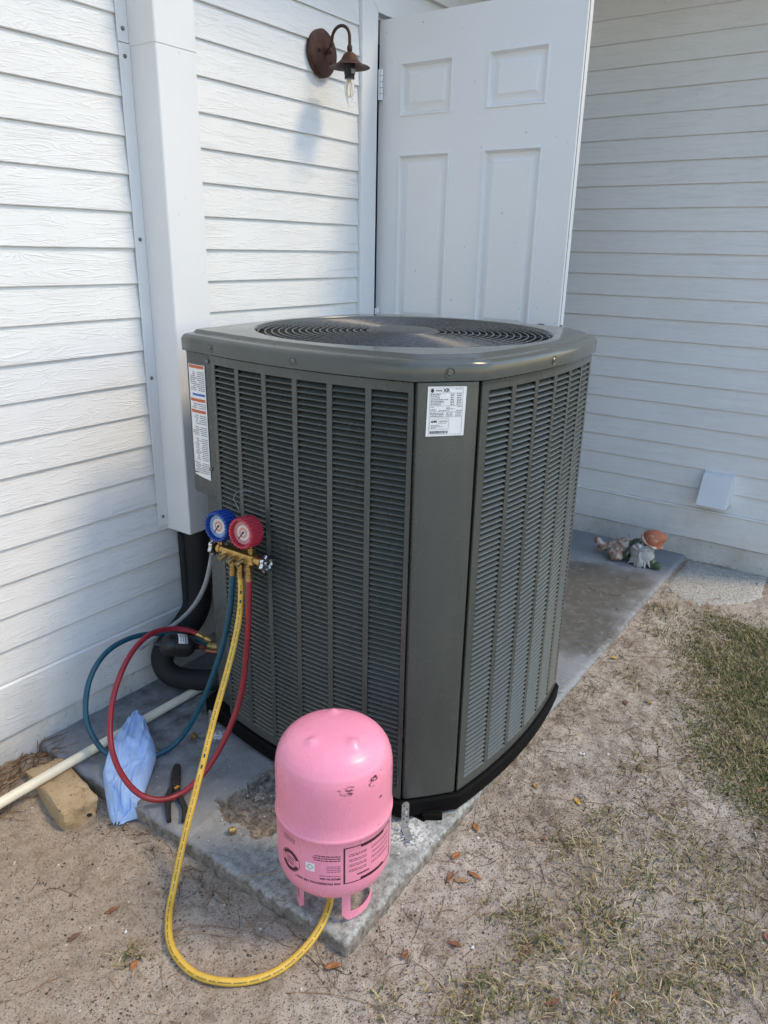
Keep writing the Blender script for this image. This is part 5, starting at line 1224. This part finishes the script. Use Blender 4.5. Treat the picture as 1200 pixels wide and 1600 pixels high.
def needles():
    rr = random.Random(9); V, F, Cc = [], [], []
    def one(x, y, a, Ln, c, lift=.002, r=.0007):
        P = []; k = rr.uniform(-1.2, 1.2); px, py = x, y
        for q in range(6):
            on = .0 if (px > .925 and py > -1.15 and px < 3.62) else gz(px, py)
            P.append(Vector((px, py, on+lift+.0015*math.sin(q*1.3)))); px += math.cos(a+k*q/5)*Ln/5; py += math.sin(a+k*q/5)*Ln/5
        for i, p in enumerate(P):
            t = (P[min(i+1, 5)]-P[max(i-1, 0)]).normalized(); n = Vector((-t.y, t.x, 0)).normalized()*r*(1 if i < 5 else .3); b = len(V)
            V.extend([tuple(p-n), tuple(p+Vector((0, 0, r*1.5))), tuple(p+n)]); Cc.extend([(*c, 1)]*3)
            if i: F.extend([(b-3, b-2, b+1, b), (b-2, b-1, b+2, b+1)])
    BR = [(.20, .11, .055), (.13, .075, .04), (.27, .16, .085), (.34, .23, .13), (.10, .06, .035)]
    for _ in range(420):      # bed between wall and stone
        x = rr.uniform(.40, .93); y = -.02-.16*rr.random()**1.4
        if x > .80 and y < -.11: continue
        one(x, y, rr.uniform(-.5, .9)+3.14*(rr.random() < .5), rr.uniform(.03, .11), rr.choice(BR), rr.uniform(.001, .009), .0009)
    for _ in range(7500):     # loose over the ground, thicker towards the lawn
        x, y = rr.uniform(.35, 3.1), rr.uniform(-2.05, -.25)
        if x > .9 and y > -1.165: continue
        d = .10 if x < .9 else .12+.55*min(1, max(0, (-y-1.2)/.35))
        if rr.random() > d*max(.12, .55+3.2*nz(x, y, 5.5, 121)): continue
        one(x, y, rr.gauss(-.6, 1.2), rr.uniform(.02, .09), rr.choice(BR), .0015, rr.uniform(.0004, .0008))
    for _ in range(230):      # along the foot of the pad
        s_ = rr.random()
        if s_ < .4: x, y = .915+rr.gauss(-.02, .02), rr.uniform(-1.15, -.35); a = rr.gauss(-1.57, .7)
        else: x, y = rr.uniform(.95, 3.3), -1.175+rr.gauss(-.04, .03); a = rr.gauss(0, .9)
        one(x, y, a, rr.uniform(.02, .08), rr.choice(BR), .002, .0006)
    for _ in range(40): one(rr.uniform(2.2, 3.2), rr.uniform(-1.1, -.75), rr.uniform(0, 6.28), rr.uniform(.02, .07), rr.choice(BR), .002, .0006)
    for x, y, a, Ln in ((.74, -.80, -.75, .22), (.75, -.79, -.7, .25), (.93, -.84, -1.0, .18), (.80, -1.10, -.9, .22), (1.15, -1.30, -.3, .16), (1.45, -1.30, -.9, .2), (1.62, -1.28, -1.1, .22), (2.5, -1.22, -1.2, .25), (1.0, -1.22, -1.3, .2)): one(x, y, a, Ln, rr.choice(BR), .003, .0009)
    cloud('pine_needles', V, F, Cc, 'needle', label='brown pine needles scattered over the ground', cat='needles', kind='stuff')
needles()
def chips():
    rr = random.Random(15); V, F, Cc = [], [], []
    def chip(x, y, z, r, c):
        b = len(V); pts = [(r*rr.uniform(.7, 1.2), 0, 0), (0, r*rr.uniform(.6, 1.1), 0), (-r*rr.uniform(.7, 1.2), 0, 0), (0, -r*rr.uniform(.6, 1.1), 0), (0, 0, r*rr.uniform(.5, .9)), (0, 0, -r*.4)]; a = rr.uniform(0, 6.28)
        for p in pts: V.append((x+p[0]*math.cos(a)-p[1]*math.sin(a), y+p[0]*math.sin(a)+p[1]*math.cos(a), z+p[2])); Cc.append((*c, 1))
        F.extend([(b, b+1, b+4), (b+1, b+2, b+4), (b+2, b+3, b+4), (b+3, b, b+4), (b+1, b, b+5), (b+2, b+1, b+5), (b+3, b+2, b+5), (b, b+3, b+5)])
    for _ in range(42000):
        x, y = (rr.uniform(.35, 1.9), rr.uniform(-1.95, -.1)) if rr.random() < .75 else (rr.uniform(.3, 3.0), rr.uniform(-2.0, -.1))
        if x > .92 and y > -1.16: continue
        k = rr.random(); c = (.60, .54, .46) if k < .20 else ((.06, .042, .03) if k < .66 else (.26, .19, .13)); chip(x, y, gz(x, y)+.0008, rr.uniform(.0007, .0020)*(2.2 if rr.random() < .04 else 1), c)
    for _ in range(9000):
        x, y = rr.uniform(.4, 2.8), rr.uniform(-2.0, -.2)
        if (x > .92 and y > -1.16) or rr.random() > .10+2.6*max(0, nz(x, y, 5.5, 121)): continue
        r = rr.uniform(.0015, .0050); a = rr.uniform(0, 6.28); c = rr.choice([(.10, .065, .04), (.15, .095, .055), (.07, .048, .032), (.22, .155, .095)]); b = len(V); z = gz(x, y)+.0012
        for q in range(4): V.append((x+r*(1 if q % 2 else .5)*math.cos(a+q*1.57), y+r*(1 if q % 2 else .5)*math.sin(a+q*1.57), z+rr.uniform(0, .0025))); Cc.append((*c, 1))
        F.append((b, b+1, b+2, b+3))
    for _ in range(260):      # crumbs in and round the broken hollow
        x, y = rr.gauss(1.15, .10), rr.gauss(-.70, .06)
        if not(.95 < x < 1.35 and -.85 < y < -.58): continue
        chip(x, y, -.016 if inpoly(x, y, HOLE) else -.003, rr.uniform(.001, .0035), rr.choice([(.5, .49, .46), (.1, .08, .06), (.3, .28, .25), (.06, .05, .04)]))
    for cx, cy, s, n in ((1.262, -.40, .014, 60), (1.275, -1.08, .03, 90)):
        for _ in range(n): chip(rr.gauss(cx, s), rr.gauss(cy, s), .0015, rr.uniform(.001, .003), (.72, .72, .70))
    for _ in range(70): chip(rr.uniform(1.0, 1.3), rr.uniform(-.75, -.35), .001, rr.uniform(.0008, .002), (.62, .61, .58))
    for x, y in ((1.86, -1.31), (1.86, -1.30), (1.40, -1.21), (1.12, -1.35), (1.70, -1.38), (1.9, -1.37), (.70, -.72)): chip(x, y, gz(x, y)+.003, .0055, (.68, .66, .62))
    cloud('soil_crumbs', V, F, Cc, 'pebble', label='pale and dark crumbs scattered on sand and pad', cat='gravel', kind='stuff')
chips()
